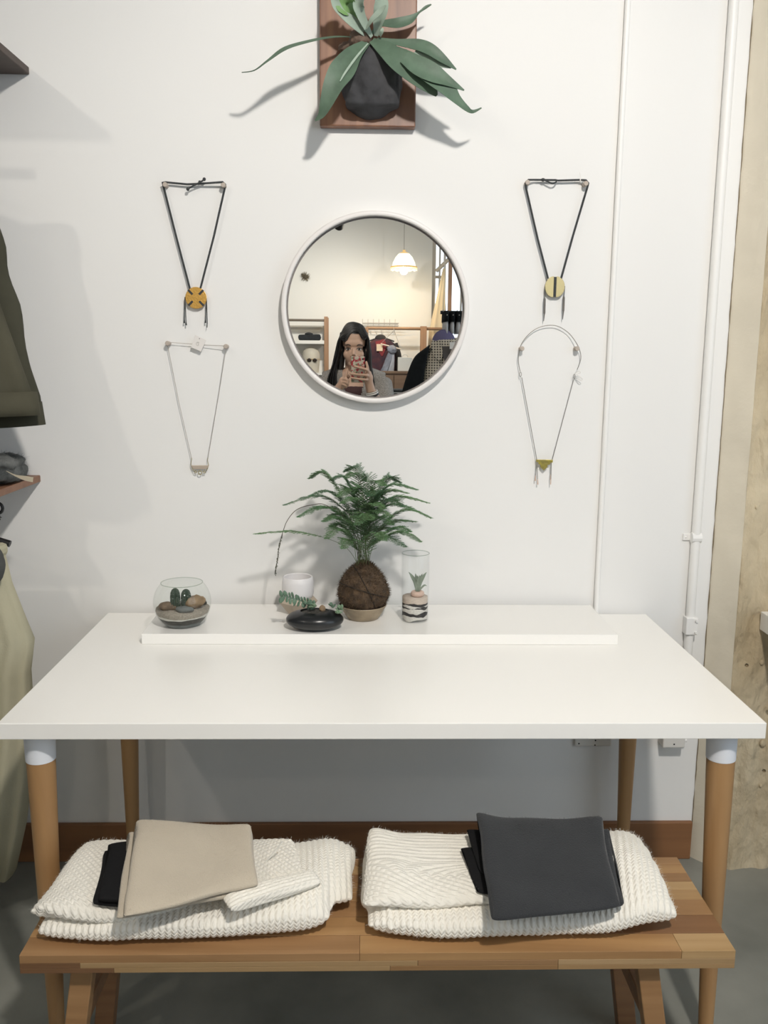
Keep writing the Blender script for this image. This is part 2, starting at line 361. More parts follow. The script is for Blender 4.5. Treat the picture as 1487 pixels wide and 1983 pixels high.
spotlight((-1.9, -2.3, 3.0), (-.2, 0, 1.2), 34, 80, .9, (1, .92, .80), 'black cylinder spotlight on the ceiling above the clothes shelf', .05)
q = PM(656, 436, -7.6); spotlight((q.x, -7.6, q.z-.02), (q.x-.4, -9.9, 1.2), 165, 110, .9, (1, .95, .87), 'black cylinder spotlight hanging far behind, cut by the mirror top', .05)
spotlight((1.7, -5.2, 3.3), (.6, -9.9, 1.4), 100, 110, .9, (1, .95, .87), 'black cylinder spotlight in the middle of the shop ceiling', .05)
spotlight((-1.6, -5.0, 3.3), (-.1, -2.7, 1.0), 22, 90, .8, (1, .88, .72), 'black cylinder spotlight on the ceiling behind the photographer', .05)

spotlight((-.5, -.9, 3.4), (0, -3.3, 1.25), 110, 62, .8, (1, .93, .85), 'added unseen black spotlight on the ceiling close to the wall, brightening the photographer', .06)  # unseen spot added to brighten the photographer's face in the mirror

# ---------------------------------------------------------------- table
ZT = .7547
tw = mat('white_laminate', (.93, .915, .875), .25, bump=.02, bscale=200, spec=.5)
legw = woodmat('leg_bamboo', (.46, .27, .12), (.36, .20, .085), 2, 9, .45)
capm = mat('white_leg_cap', (.80, .83, .88), .35)
TB = thing('work_table', (.049, -.396, 0), 'white table top on round tapered wooden legs against the wall', 'table')
boxo('table_top', (-.7011, -.7728, .7215), (.7989, -.02, ZT), tw, TB, bevel=.0015)
for (xt, xb, y) in ((-.643, -.643, -.715), (.737, .752, -.715), (-.637, -.641, -.085), (.745, .752, -.085)):
    def at(z): return Vector((xb+(xt-xb)*z/.7, y, z))
    zs = [.012, .2, .4, .66]; lg = obj('leg', MB().tube([at(z) for z in zs], [.015, .019, .0235, .0285], 24), legw, TB, smooth=True)
    obj('leg_cap', MB().tube([at(.655), at(.722)], [.0292, .0308], 28), capm, lg, smooth=True)
    obj('leg_foot', MB().tube([at(0), at(.012)], .014, 16), black_m, lg)

# white slab on the table
obj('display_riser', MB().box((-.542, -.2925, ZT), (.641, -.022, ZT+.0265)), mat('white_lacquer', (.90, .885, .85), .22), label='long white slab lying along the back of the table, carrying the plants', cat='riser', bevel=.0015)
ZR = ZT+.0265

# ---------------------------------------------------------------- bench made of glued staves
HB = .40; bx0, bx1, by0, by1 = -.607, .684, -.966, -.660
BN = thing('slatted_bench', (.04, -.81, 0), 'low wooden bench of multi-toned glued staves in front of the table', 'bench')
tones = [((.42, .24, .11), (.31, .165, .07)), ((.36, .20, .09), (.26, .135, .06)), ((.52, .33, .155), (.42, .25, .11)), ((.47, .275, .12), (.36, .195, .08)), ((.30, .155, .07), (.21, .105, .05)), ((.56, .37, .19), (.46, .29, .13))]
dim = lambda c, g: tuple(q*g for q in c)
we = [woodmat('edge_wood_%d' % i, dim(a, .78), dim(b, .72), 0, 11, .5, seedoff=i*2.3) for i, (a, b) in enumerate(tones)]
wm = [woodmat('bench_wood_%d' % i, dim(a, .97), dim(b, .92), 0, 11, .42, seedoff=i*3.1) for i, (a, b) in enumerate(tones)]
# row bounds along y read from the photograph's right end of the bench
rowpx = [1843.4, 1806, 1771, 1741, 1722, 1706, 1690, 1674, 1659]
rows = [PZ(1390-i*9, y, HB).y for i, y in enumerate(rowpx)]
rows[0] = by0; rows[-1] = by1
splits = {0: [(bx0, 0.0, 0), (0.0, .585, 3), (.585, bx1, 5)], 1: [(bx0, .2, 3), (.2, bx1, 4)], 2: [(bx0, -.3, 1), (-.3, bx1, 0)]}
tone_r = [None, None, None, 2, 5, 1, 3, 0]
for i in range(8):
    segs = splits.get(i)
    if not segs:
        c = R.uniform(-.2, .35); segs = [(bx0, c, R.randrange(4)), (c, bx1, tone_r[i])]
    for (a, b, t) in segs:
        g = .0012 if i != 2 else .002
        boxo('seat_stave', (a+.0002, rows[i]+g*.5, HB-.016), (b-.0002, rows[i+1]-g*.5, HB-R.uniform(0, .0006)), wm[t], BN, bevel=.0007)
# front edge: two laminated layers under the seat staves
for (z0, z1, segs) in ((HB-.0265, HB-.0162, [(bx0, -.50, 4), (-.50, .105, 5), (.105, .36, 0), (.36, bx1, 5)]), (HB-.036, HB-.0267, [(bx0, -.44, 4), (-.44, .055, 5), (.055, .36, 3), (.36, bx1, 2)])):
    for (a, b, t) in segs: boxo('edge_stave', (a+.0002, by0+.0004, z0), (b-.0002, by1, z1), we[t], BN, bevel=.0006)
boxo('apron', (bx0+.06, by0+.02, HB-.048), (bx1-.06, by0+.04, HB-.0365), wm[4], BN)
boxo('apron', (bx0+.06, by1-.04, HB-.048), (bx1-.06, by1-.02, HB-.0365), wm[4], BN)
for s, xt, xb in ((-1, -.505, -.555), (1, .533, .590)):
    for yt, yb, ty in ((-.92, -.945, 0), (-.71, -.68, 4)):
        T = Matrix(); v = []
        for (z, x, y) in ((0, xb, yb), (HB-.0365, xt, yt)):
            for dx, dy in ((-.02, -.016), (.02, -.016), (.02, .016), (-.02, .016)): v.append((x+dx, y+dy, z))
        obj('leg', me_from(v, [(3, 2, 1, 0), (4, 5, 6, 7), (0, 1, 5, 4), (1, 2, 6, 5), (2, 3, 7, 6), (3, 0, 4, 7)]), wm[ty], BN, bevel=.002)
    xm = xt+(xb-xt)*.45
    boxo('leg_brace', (xm-.012, -.925, .2), (xm+.012, -.70, .235), wm[4], BN)

# ---------------------------------------------------------------- knits
def bil(c, s, t): return c[0]*(1-s)*(1-t)+c[1]*s*(1-t)+c[2]*s*t+c[3]*(1-s)*t
def slab(plan, zb, th, ribs=0, amp=.0, diag=0, ns=360, nt=110, stitch=70, cap=5, sq=.55, wob=.004, seed=0, curve=None, hole=None, ribpow=.6, along='s'):
    """folded cloth: plan = FL, FR, BR, BL corners; zb, th = bottom height and thickness at these corners"""
    P = [Vector((p[0], p[1])) for p in plan]; v = []; uv = []
    for i in range(ns+1):
        s = i/ns; e = abs(2*s-1)**(2*cap); c = math.sqrt(max(0, 1-e)); c = max(c, .02)
        for j in range(nt):
            th_ = 2*pi*j/nt; co, si = math.cos(th_), math.sin(th_)
            pc = math.copysign(abs(co)**sq, co); ps = math.copysign(abs(si)**sq, si)
            t = .5-.5*pc*(1-.03*(1-c))       # front is t=0
            xy = bil(P, s, t); h = bil(th, s, t)*.5; z = bil(zb, s, t)+h
            if curve: dx, dy, dz = curve(s, t); xy = xy+Vector((dx, dy)); z += dz
            ph = (s*ribs if along == 's' else t*ribs)+diag*t*ribs
            rb = amp*(abs(math.sin(pi*ph))**ribpow-.6) if ribs else 0
            nx, ny, nzv = 0, -co*abs(co)**.3, si
            w3 = noise.noise_vector(Vector((xy.x*9+seed, xy.y*9, si*.8)))*wob
            v.append((xy.x+w3.x, xy.y+ny*rb+w3.y, z+h*ps*c+nzv*rb*c+w3.z*(.2 if si < 0 else 1)))
            uv.append((ph, j/nt*stitch if along == 's' else s*stitch))
    n = nt; f = [(i*n+j, (i+1)*n+j, (i+1)*n+(j+1) % n, i*n+(j+1) % n) for i in range(ns) for j in range(n)]
    f += [tuple(range(n)), tuple(ns*n+j for j in range(n))[::-1]]
    return me_from(v, f, True, uv)
def fuzz(me, n, ln, seed, zmin):
    rr = random.Random(seed); ps = list(me.polygons); vs = me.vertices; mb = MB()
    for _ in range(n):
        p = rr.choice(ps)
        if p.normal.z < -.2: continue
        c = p.center; d = (p.normal*1.0+Vector((rr.uniform(-1, 1), rr.uniform(-1, 1), rr.uniform(-.7, .9)))).normalized(); L = ln*rr.uniform(.4, 1.2)
        sd = d.cross(Vector((rr.random(), rr.random(), rr.random()))).normalized()*.00013
        m = c+d*L*.6; e = c+d*L+Vector((rr.uniform(-1, 1), rr.uniform(-1, 1), rr.uniform(-1, .3)))*L*.4
        if e.z < zmin: continue
        o = len(mb.v); mb.v += [c-sd, c+sd, m-sd, m+sd, e]; mb.f += [(o, o+1, o+3, o+2), (o+2, o+3, o+4)]
    return mb
wk = knitmat('cream_rib_knit', (.93, .895, .81), (.88, .84, .745), .45, .003)
wool_f = mat('cream_fuzz', (.93, .91, .85), .9)
beige_m = mat('beige_fine_knit', (.60, .525, .415), .9, var=.06, vscale=14, bump=.7, bscale=420, spec=.1, sheen=.3, bdist=.002)
char_m = mat('charcoal_fine_knit', (.040, .042, .045), .92, var=.12, vscale=14, bump=.6, bscale=420, spec=.1, sheen=.25, bdist=.002)
blk_m = mat('black_jersey', (.012, .012, .013), .85, bump=.3, bscale=300, spec=.15)
def Pz(x, y, z): p = PZ(x, y, z); return (p.x, p.y)
def raw(plan, zb, th, **k):
    d = dict(ns=70, nt=48, wob=.005); d.update(k); me = slab(plan, zb, th, **d); mb = ([v.co.copy() for v in me.vertices], [tuple(p.vertices) for p in me.polygons]); bpy.data.meshes.remove(me); return mb
def knit(parts, phase, amp, voxel=.0026, smooth=5, stitch=150):
    """union of soft folds, then ribs raised along phase(co)"""
    m = MB()
    for v, f in parts: m.add(v, f)
    me = remesh(m, voxel, smooth); me.update(); nn = [v.normal.copy() for v in me.vertices]; ph = []
    for v, n in zip(me.vertices, nn):
        q = phase(v.co, n); ph.append((q, (v.co.y-v.co.z*.9)*stitch)); lowf = noise.noise(v.co*14)*.002
        v.co = v.co+n*(amp*(abs(math.sin(pi*q))**.8-.55)+lowf)
        v.co.z = max(v.co.z, HB+.0008)
    ul = me.uv_layers.new(name='UVMap')
    for l in me.loops: ul.data[l.index].uv = ph[l.vertex_index]
    me.shade_smooth(); me.update(); return me
def ss(x): x = max(0, min(1, x)); return x*x*(3-2*x)
# --- left cream sweater
SL = thing('rib_knit_sweater', (-.29, -.82, HB), 'cream chunky rib-knit sweater folded on the bench, left one, under the beige knit', 'sweater')
def cvL(s, t): return (0, -.014*math.sin(s*pi)*(1-t)+.012*(abs(2*s-1)**6)*(1-t), .010*math.exp(-((s-.95)/.08)**2)*t+.004*math.sin(s*9)*t)
body = raw([(-.590, -.940), (-.058, -.925), (-.022, -.705), (-.550, -.685)], [HB+.001]*4, [.036, .066, .082, .060], cap=5, sq=.62, seed=1, curve=cvL)
roll = raw([(-.600, -.920), (-.47, -.935), (-.46, -.74), (-.562, -.70)], [HB+.022, HB+.038, HB+.045, HB+.04], [.056, .036, .03, .05], cap=2, sq=.8, seed=3)
endf = raw([(-.085, -.890), (-.016, -.850), (-.014, -.715), (-.055, -.705)], [HB+.022, HB+.010, HB+.02, HB+.03], [.045, .04, .062, .056], cap=2, sq=.85, seed=12)
me = knit([body, endf], lambda c, n: c.x*86+c.y*6, .0028)
obj('body_fold', me, wk, SL); obj('mohair_fuzz', fuzz(me, 12000, .009, 1, HB+.001), wool_f, SL, kind='stuff')
def cvf(s, t): return (0, (-.036*math.sin(s*pi)-.012*math.sin(s*pi*2))*(1-t), (-.010*math.sin(s*pi)+.004*math.cos(s*pi*3))*(1-t))
flap = raw([(-.592, -.922), (-.100, -.834), (-.14, -.715), (-.552, -.70)], [HB+.032, HB+.062, HB+.068, HB+.050], [.048, .026, .018, .030], cap=4, sq=.72, seed=5, curve=cvf)
me = knit([flap, roll], lambda c, n: (c.x*.82+c.y*.75)*92, .0023)
obj('front_flap', me, wk, SL); obj('flap_fuzz', fuzz(me, 7000, .008, 2, HB+.001), wool_f, SL, kind='stuff')
a = Vector(Pz(440, 1748, HB+.09)); b = Vector(Pz(614, 1690, HB+.088)); dr = (b-a).normalized(); nr_ = Vector((-dr.y, dr.x))
me = knit([raw([a-nr_*.020, b-nr_*.022, b+nr_*.022, a+nr_*.035], [HB+.070, HB+.068, HB+.070, HB+.074], [.028, .024, .022, .026], cap=2.5, sq=.85, seed=9, wob=.004)], lambda c, n: (c.x*nr_.x+c.y*nr_.y)*125, .0030)
obj('sleeve_cuff', me, wk, SL); obj('cuff_fuzz', fuzz(me, 1500, .007, 4, HB+.001), wool_f, SL, kind='stuff')
# --- right cream sweater
SR = thing('rib_knit_sweater', (.3, -.82, HB), 'cream chunky rib-knit sweater folded on the bench, right one, under the charcoal knit', 'sweater')
def cvR(s, t): return (0, -.010*math.sin(s*pi)*(1-t)+.010*(abs(2*s-1)**6)*(1-t), .026*math.exp(-((s-.90)/.11)**2)*math.sin(pi*min(1, .15+t*.75)))
body = raw([(.016, -.940), (.592, -.930), (.592, -.690), (.022, -.690)], [HB+.001]*4, [.046, .058, .096, .062], cap=5, sq=.62, seed=21, curve=cvR)
endf = raw([(.001, -.862), (.060, -.945), (.085, -.76), (.012, -.695)], [HB+.004, HB+.004, HB+.02, HB+.02], [.058, .046, .060, .06], cap=2, sq=.85, seed=28)
me = knit([body, endf], lambda c, n: c.x*84-(c.y+.9)*18*ss((c.x-.42)/.12), .0028)
obj('body_fold', me, wk, SR); obj('mohair_fuzz', fuzz(me, 12000, .009, 5, HB+.001), wool_f, SR, kind='stuff')
flap = raw([(.004, -.915), (.330, -.895), (.34, -.70), (.018, -.690)], [HB+.040, HB+.046, HB+.058, HB+.052], [.040, .026, .022, .044], cap=3, sq=.72, seed=25, curve=lambda s, t: (0, -.008*math.sin(s*pi)*(1-t), .016*math.exp(-(s/.14)**2)*t+.004*math.sin(s*12)*(1-t)))
me = knit([flap], lambda c, n: c.x*46*ss((-.80-c.y)/.06)+c.y*88, .0020)
obj('front_flap', me, wk, SR); obj('flap_fuzz', fuzz(me, 6000, .008, 6, HB+.001), wool_f, SR, kind='stuff')

# --- beige folded knit with black piece
def folded(name, lab, m, layers, cat='knitwear'):
    T = thing(name, (sum(p[0] for p in layers[0][1])/4, sum(p[1] for p in layers[0][1])/4, min(layers[0][2])), lab, cat)
    for i, (nm, plan, zb, th, kw) in enumerate(layers):
        d = dict(ribs=0, ns=120, nt=70, cap=7, sq=.6, wob=.006, seed=i*7+len(name)); d.update(kw)
        me = slab(plan, zb, th, **d); obj(nm, me, m, T)
        if m is not blk_m: obj('knit_fuzz', fuzz(me, 2500, .0045, i+40, HB+.001), m, T, kind='stuff')
    return T
zz = HB+.062
bl = folded('black_knit', 'black folded knit peeking out left of the beige one', blk_m, [
    ('bottom_fold', [Pz(182, 1752, HB+.075), Pz(320, 1765, HB+.075), Pz(330, 1625, HB+.10), Pz(200, 1640, HB+.10)], [HB+.069, HB+.069, HB+.083, HB+.081], [.014]*4, dict(cap=4)),
    ('top_fold', [Pz(190, 1742, HB+.09), Pz(320, 1750, HB+.09), Pz(330, 1610, HB+.115), Pz(212, 1625, HB+.115)], [HB+.081, HB+.081, HB+.096, HB+.095], [.013]*4, dict(cap=4))])
def cvB(s, t): return (0, 0, .006*math.cos(s*pi*1.3)*t-.004*s*(1-t))
be = folded('beige_knit', 'beige fine-knit sweater folded on the left cream sweater', beige_m, [
    ('inner_fold', [Pz(226, 1774, HB+.092), Pz(470, 1722, HB+.10), Pz(470, 1608, HB+.12), Pz(248, 1606, HB+.12)], [HB+.078, HB+.086, HB+.103, HB+.101], [.016, .014, .015, .016], dict(cap=6, curve=cvB)),
    ('outer_fold', [Pz(238, 1776, HB+.100), Pz(497, 1712, HB+.106), Pz(486, 1594, HB+.13), Pz(266, 1592, HB+.13)], [HB+.090, HB+.098, HB+.118, HB+.116], [.020, .018, .022, .022], dict(cap=8, curve=cvB))])
tg = [PY(497, 1683, -.80), PY(515, 1668, -.80), PY(535, 1645, -.80), PY(546, 1630, -.80)]
obj('tag_fastener', MB().tube(spline(tg, 4), .0014, 6), mat('clear_plastic', (.85, .83, .78), .3), be)

# --- charcoal folded knit with black piece
bk = folded('black_knit', 'black folded knit peeking out left of the charcoal one', blk_m, [
    ('bottom_fold', [Pz(925, 1725, HB+.08), Pz(1060, 1740, HB+.08), Pz(1060, 1640, HB+.095), Pz(893, 1640, HB+.095)], [HB+.071, HB+.070, HB+.083, HB+.086], [.013]*4, dict(cap=4)),
    ('top_fold', [Pz(932, 1690, HB+.095), Pz(1060, 1700, HB+.095), Pz(1060, 1600, HB+.11), Pz(903, 1602, HB+.11)], [HB+.085, HB+.082, HB+.093, HB+.099], [.012]*4, dict(cap=4))])
def cvC(s, t): return (0, -.004*math.sin(pi*s)*(1-t), -.006*math.sin(pi*s)*t+.012*(1-s)**6*t)
ch = folded('charcoal_knit', 'charcoal fine-knit sweater folded on the right cream sweater', char_m, [
    ('inner_fold', [Pz(975, 1768, HB+.080), Pz(1209, 1750, HB+.078), Pz(1178, 1606, HB+.11), Pz(945, 1606, HB+.11)], [HB+.068, HB+.066, HB+.102, HB+.101], [.017, .016, .018, .018], dict(cap=7, curve=cvC)),
    ('outer_fold', [Pz(950, 1780, HB+.088), Pz(1198, 1756, HB+.088), Pz(1166, 1586, HB+.13), Pz(922, 1582, HB+.13)], [HB+.078, HB+.078, HB+.118, HB+.116], [.020, .020, .026, .026], dict(cap=8, curve=cvC))])

# ---------------------------------------------------------------- round mirror
mc = Vector((.032, 0, 1.5835)); mr = .2455
MR = thing('round_mirror', (mc.x, 0, mc.z-mr), 'round wall mirror with a thin white rim above the table', 'mirror')
def ringy(prof, c, n=96):
    """lathe around the y axis; prof = (radius, y)"""
    v = []; k = len(prof)
    for r_, y in prof:
        for j in range(n):
            a = 2*pi*j/n; v.append((c.x+r_*math.cos(a), y, c.z+r_*math.sin(a)))
    return v, [(i*n+j, i*n+(j+1) % n, (i+1)*n+(j+1) % n, (i+1)*n+j) for i in range(k-1) for j in range(n)]
v, f = ringy([(mr, -.002), (mr, -.036), (mr-.0015, -.0385), (mr-.0105, -.0385), (mr-.012, -.037), (mr-.012, -.0178)], mc)
obj('rim', me_from(v, f, True), mat('mirror_rim_white', (.80, .77, .75), .4), MR)
v, f = ringy([(mr-.011, -.002), (mr-.011, MY)], mc); n = 96
v += [(mc.x, MY, mc.z)]; f += [(n+j, n+(j+1) % n, 2*n) for j in range(n)]
mm = bpy.data.materials.new('mirror_glass'); mm.use_nodes = True; b = mm.node_tree.nodes['Principled BSDF']
b.inputs['Metallic'].default_value = 1; b.inputs['Roughness'].default_value = 0; b.inputs['Base Color'].default_value = (.93, .94, .92, 1)
obj('mirror_glass', me_from(v, f), mm, MR)
v, f = ringy([(mr-.0125, -.0195), (mr-.0125, -.0182), (mr-.0165, -.0182), (mr-.0165, -.0195)], mc)
obj('inner_gasket', me_from(v, f), mat('gasket_grey', (.22, .20, .19), .6), MR)

# ---------------------------------------------------------------- mounted staghorn fern
ST = thing('mounted_staghorn_fern', (.008, 0, 2.032), 'staghorn fern mounted on a brown wooden board at the top of the wall', 'plant')
bw = woodmat('stained_board', (.30, .145, .08), (.13, .058, .038), 2, 9, .4)
boxo('board', (-.112, -.030, 2.033), (.130, -.001, 2.52), bw, ST, bevel=.003)
dk = mat('dark_felt', (.075, .075, .08), .9, var=.3, vscale=30, bump=.4, bscale=120, spec=.15)
p = MB(); a, b = PY(664, 213, -.06), PY(776, 84, -.06); cx, cz = (a.x+b.x)/2, (a.z+b.z)/2
p.ell((cx, -.03, cz-.004), (.078, .088, .090), 32, 20); p.box((cx-.066, -.085, a.z+.010), (cx+.068, -.03, cz+.03)); p.box((cx-.056, -.095, a.z+.004), (cx+.058, -.03, cz+.02))
for dx in (-.045, .047): p.ell((cx+dx, -.06, cz-.045), (.024, .045, .024), 20, 12); p.ell((cx+dx*1.1, -.06, cz+.02), (.024, .04, .03), 20, 12)
me = remesh(p, .005, 14); displace(me, lambda c: noise.fractal(c*40, 1, 2, 3)*.003); obj('root_pouch', me, dk, ST)
grn = mat('frond_green', (.115, .185, .125), .55, var=.35, vscale=25, bump=.2, bscale=80)
grnp = mat('frond_pale_green', (.36, .45, .37), .7, var=.2, vscale=30)
grnb = mat('frond_fresh_green', (.20, .36, .13), .55, var=.2, vscale=30)
brn = mat('dry_shield_frond', (.17, .115, .085), .8, var=.4, vscale=30, bump=.5, bscale=90)
def S(x, y): return (440+x/2.86, y/2.86)
def frond(pts, wid, ys, m=grn, cup=.12, nrm=None):
    P = []; W = []
    for (x, y), w_, Y in zip(pts, wid, ys):
        px = S(x, y); P.append(PY(px[0], px[1], -Y)); W.append(w_*1.12/2.86*(CD-Y)/FPX)
    obj('frond', MB().ribbon(P, W, nrm, cup, .0012, 5), m, ST, smooth=True)
frond([(700, 205), (600, 205), (480, 225), (330, 270), (230, 335), (150, 390), (82, 400)], [14, 22, 34, 48, 30, 22, 10], [.08, .11, .14, .16, .165, .16, .15], nrm=(.15, -.45, 1))
frond([(775, 235), (700, 300), (640, 390), (590, 470), (550, 570), (522, 635), (486, 668)], [30, 80, 118, 95, 62, 34, 8], [.09, .13, .155, .165, .16, .15, .14])
frond([(780, 240), (720, 310), (655, 400), (625, 450)], [6, 10, 10, 4], [.10, .14, .165, .17], grnp)
frond([(800, 225), (880, 280), (960, 350), (1060, 430), (1130, 490), (1160, 530)], [30, 80, 105, 95, 60, 12], [.09, .12, .14, .14, .13, .12])
frond([(980, 320), (1060, 370), (1140, 410), (1220, 450), (1312, 500)], [60, 95, 90, 50, 6], [.14, .15, .155, .15, .14])
frond([(900, 270), (1010, 330), (1120, 410), (1210, 480), (1270, 550), (1330, 605), (1362, 618), (1408, 597)], [40, 70, 95, 85, 45, 26, 16, 5], [.10, .13, .15, .15, .14, .13, .12, .12])
frond([(830, 220), (940, 235), (1050, 250), (1120, 275), (1190, 325), (1268, 385)], [20, 30, 55, 58, 42, 6], [.08, .09, .10, .11, .11, .10])
frond([(1040, 285), (1110, 330), (1180, 355), (1240, 375)], [30, 55, 36, 8], [.10, .10, .10, .10], grnp)
frond([(790, 210), (745, 170), (690, 120), (640, 80), (600, 20), (585, -70)], [20, 40, 52, 36, 40, 20], [.08, .10, .12, .13, .14, .16], grnp)
frond([(800, 205), (765, 140), (735, 70), (730, 10), (770, -80)], [16, 34, 44, 52, 20], [.09, .11, .13, .15, .18], grnp)
frond([(825, 200), (835, 130), (850, 60), (850, 0), (820, -90)], [18, 45, 64, 60, 20], [.08, .10, .12, .13, .15], grnp)
frond([(720, 150), (690, 70), (655, 25), (660, -40), (690, -110)], [10, 50, 95, 90, 20], [.09, .11, .13, .15, .17], grnb)
frond([(800, 190), (850, 135), (940, 130), (1010, 110), (1060, 70), (1100, 40), (1130, 24)], [14, 26, 48, 40, 10, 14, 5], [.06, .07, .08, .08, .08, .08, .08])
frond([(770, 160), (800, 110), (850, 60), (880, 30)], [10, 22, 26, 6], [.12, .14, .15, .16], grnp)
frond([(845, 200), (855, 175), (862, 155)], [14, 18, 6], [.09, .10, .10], grnp)
q = PY(*S(735, 205), -.09); p = MB(); p.ell((q.x, -.07, q.z), (.028, .03, .024), 20, 12); p.ell((q.x-.025, -.05, q.z-.012), (.03, .02, .014), 16, 10)
me = remesh(p, .003, 3); displace(me, lambda c: noise.fractal(c*120, 1, 2, 3)*.003); obj('shield_frond', me, brn, ST)

# ---------------------------------------------------------------- necklaces and the pegs they hang from
cordm = mat('dark_braided_cord', (.055, .06, .062), .85, var=.4, vscale=400, bump=.6, bscale=700)
gold = mat('hammered_brass', (.78, .47, .13), .34, metal=1, bump=.5, bscale=260, bdist=.0012)
olive = mat('satin_brass', (.46, .40, .22), .42, metal=1, bump=.2, bscale=200)
chain = mat('fine_chain', (.50, .46, .42), .45, metal=.6); pegm = mat('wood_peg', (.50, .43, .37), .6, var=.15, vscale=120)
tagm = mat('paper_tag', (.76, .73, .70), .7)
def W(x, y, Y=-.010): return PY(x, y, Y)
def peg(x, y, label):
    q = PY(x, y, -.024); obj('wall_peg', MB().tube([(q.x, 0, q.z), (q.x, -.022, q.z), (q.x, -.024, q.z)], [.0056, .0064, .0052], 18), pegm, smooth=True, label=label, cat='peg', group='round pegs holding the necklaces')
for x, y, lab in ((319, 357, 'left peg of the gold cross-slot disc necklace'), (432, 358, 'right peg of the gold cross-slot disc necklace'), (324, 665, 'left peg of the fine chain necklace with three rings'), (437, 671, 'right peg of the fine chain necklace with three rings'),
    (1022, 353, 'left peg of the split disc necklace'), (1135, 355, 'right peg of the split disc necklace'), (1011, 675, 'left peg of the stepped triangle necklace'), (1118, 675, 'right peg of the stepped triangle necklace')): peg(x, y, lab)
def A3(x, y): return (260+x*.17143, 320+y*.17146)   # crop of the upper left necklace
def A4(x, y): return (280+x*.16639, 630+y*.16641)
def A5(x, y): return (970+x*.16141, 320+y*.16137)
def A6(x, y): return (970+x*.17647, 610+y*.17650)
def path(fn, pts, Y=-.012): return [PY(*fn(x, y), Y if len(q) == 0 else q[0]) for (x, y, *q) in pts]
def cord(name, pts, r, m, T, sub=5, n=8):
    return obj(name, MB().tube(spline(pts, sub) if sub > 1 else pts, r, n), m, T, smooth=True)
def disc(name, c, r, y0, y1, m, T, n=40, pts=None):
    pr = pts or [(c.x+r*math.cos(2*pi*j/n), c.z+r*math.sin(2*pi*j/n)) for j in range(n)]
    k = len(pr); v = [(x, y0, z) for x, z in pr]+[(x, y1, z) for x, z in pr]
    return obj(name, me_from(v, [tuple(range(k))[::-1], tuple(range(k, 2*k))]+[(j, (j+1) % k, k+(j+1) % k, k+j) for j in range(k)]), m, T, bevel=.0006)
def tassel(name, top, ends, r, m, T, m2=None, tl=.010):
    mb = MB(); t = MB()
    for e in ends:
        e = Vector(e); mb.tube([top, e], r, 6); d = (e-Vector(top)).normalized()
        for k in range(7): t.tube([e-d*.002, e+d*tl+Vector((R.uniform(-1, 1), R.uniform(-.3, .3), 0))*.0018], [.0009, .0006], 5)
    o = obj(name, mb, m, T); obj('tassel_tuft', t, m2 or m, o); return o
# 1: gold disc with four slots
N1 = thing('disc_necklace', (W(378, 600).x, 0, W(378, 600).z), 'dark cord necklace with a hammered gold disc slotted like a cross', 'necklace')
cord('cord', path(A3, [(630, 1400), (480, 830), (330, 240), (318, 195, -.02), (350, 192), (600, 215), (720, 210), (1000, 190, -.02), (1028, 215, -.02), (1020, 270), (900, 800), (745, 1400)]), .0026, cordm, N1, 1)
cord('cord_tail', path(A3, [(605, 270, -.016), (660, 235, -.018), (740, 195, -.02), (790, 160, -.018)]), .0022, cordm, N1)
for q in ((605, 270), (740, 192), (790, 158)): obj('cord_knot', MB().ell(PY(*A3(*q), -.018), (.0042, .0036, .0046), 12, 8), cordm, N1, smooth=True)
c = PY(*A3(697, 1498), -.013); pd = disc('pendant', c, .0277, -.0145, -.010, gold, N1)
for k in range(4):
    a = pi/4+k*pi/2; M = Matrix.Translation((c.x+math.cos(a)*.0195, -.0145, c.z+math.sin(a)*.0195)) @ Matrix.Rotation(-a, 4, 'Y')
    obj('slot', MB().box((-.0075, -.0008, -.0028), (.0085, .0006, .0028), M), cordm, pd)
tassel('side_cord', PY(*A3(572, 1490), -.012), [PY(*A3(565, 1740), -.012), PY(*A3(585, 1765), -.012)], .0011, cordm, N1)
tassel('side_cord', PY(*A3(815, 1500), -.012), [PY(*A3(805, 1740), -.012), PY(*A3(825, 1790), -.012)], .0011, cordm, N1)
# 2: fine chain with bar and three rings
N2 = thing('chain_necklace', (W(388, 925).x, 0, W(388, 925).z), 'fine pale chain necklace with a small bar and three brass rings', 'necklace')
cord('chain', path(A4, [(545, 1540), (400, 900), (268, 240), (262, 195, -.02), (300, 198), (560, 218), (700, 230), (930, 238, -.02), (948, 260, -.02), (870, 760), (738, 1540)]), .0008, chain, N2, 1)
cord('bail', path(A4, [(545, 1540), (548, 1560), (540, 1600), (545, 1640), (572, 1695)]), .0009, olive, N2, 3); cord('bail', path(A4, [(738, 1540), (732, 1570), (742, 1620), (742, 1640), (718, 1695)]), .0009, olive, N2, 3)
P4 = [PY(*A4(*q), -.012) for q in ((540, 1630), (750, 1630), (738, 1655), (715, 1672), (575, 1672), (552, 1650))]
disc('bar', None, 0, -.014, -.010, mat('taupe_bar', (.50, .42, .34), .5, metal=.3), N2, pts=[(q.x, q.z) for q in P4])
def ring(c, R_, r_, m, T, n=28):
    pts = [Vector((c.x+R_*math.cos(2*pi*j/n), c.y, c.z+R_*math.sin(2*pi*j/n))) for j in range(n+1)]; obj('ring', MB().tube(pts, r_, 8, caps=False), m, T, smooth=True)
for (x, y, r_) in ((592, 1705, .0028), (645, 1715, .0048), (695, 1705, .0028)): ring(PY(*A4(x, y), -.013), r_, .0011, olive, N2)
Mt = [PY(*A4(*q), -.016) for q in ((590, 110), (718, 170), (658, 305), (540, 258))]
tt = disc('price_tag', None, 0, -.0172, -.0160, tagm, N2, pts=[(q.x, q.z) for q in Mt])
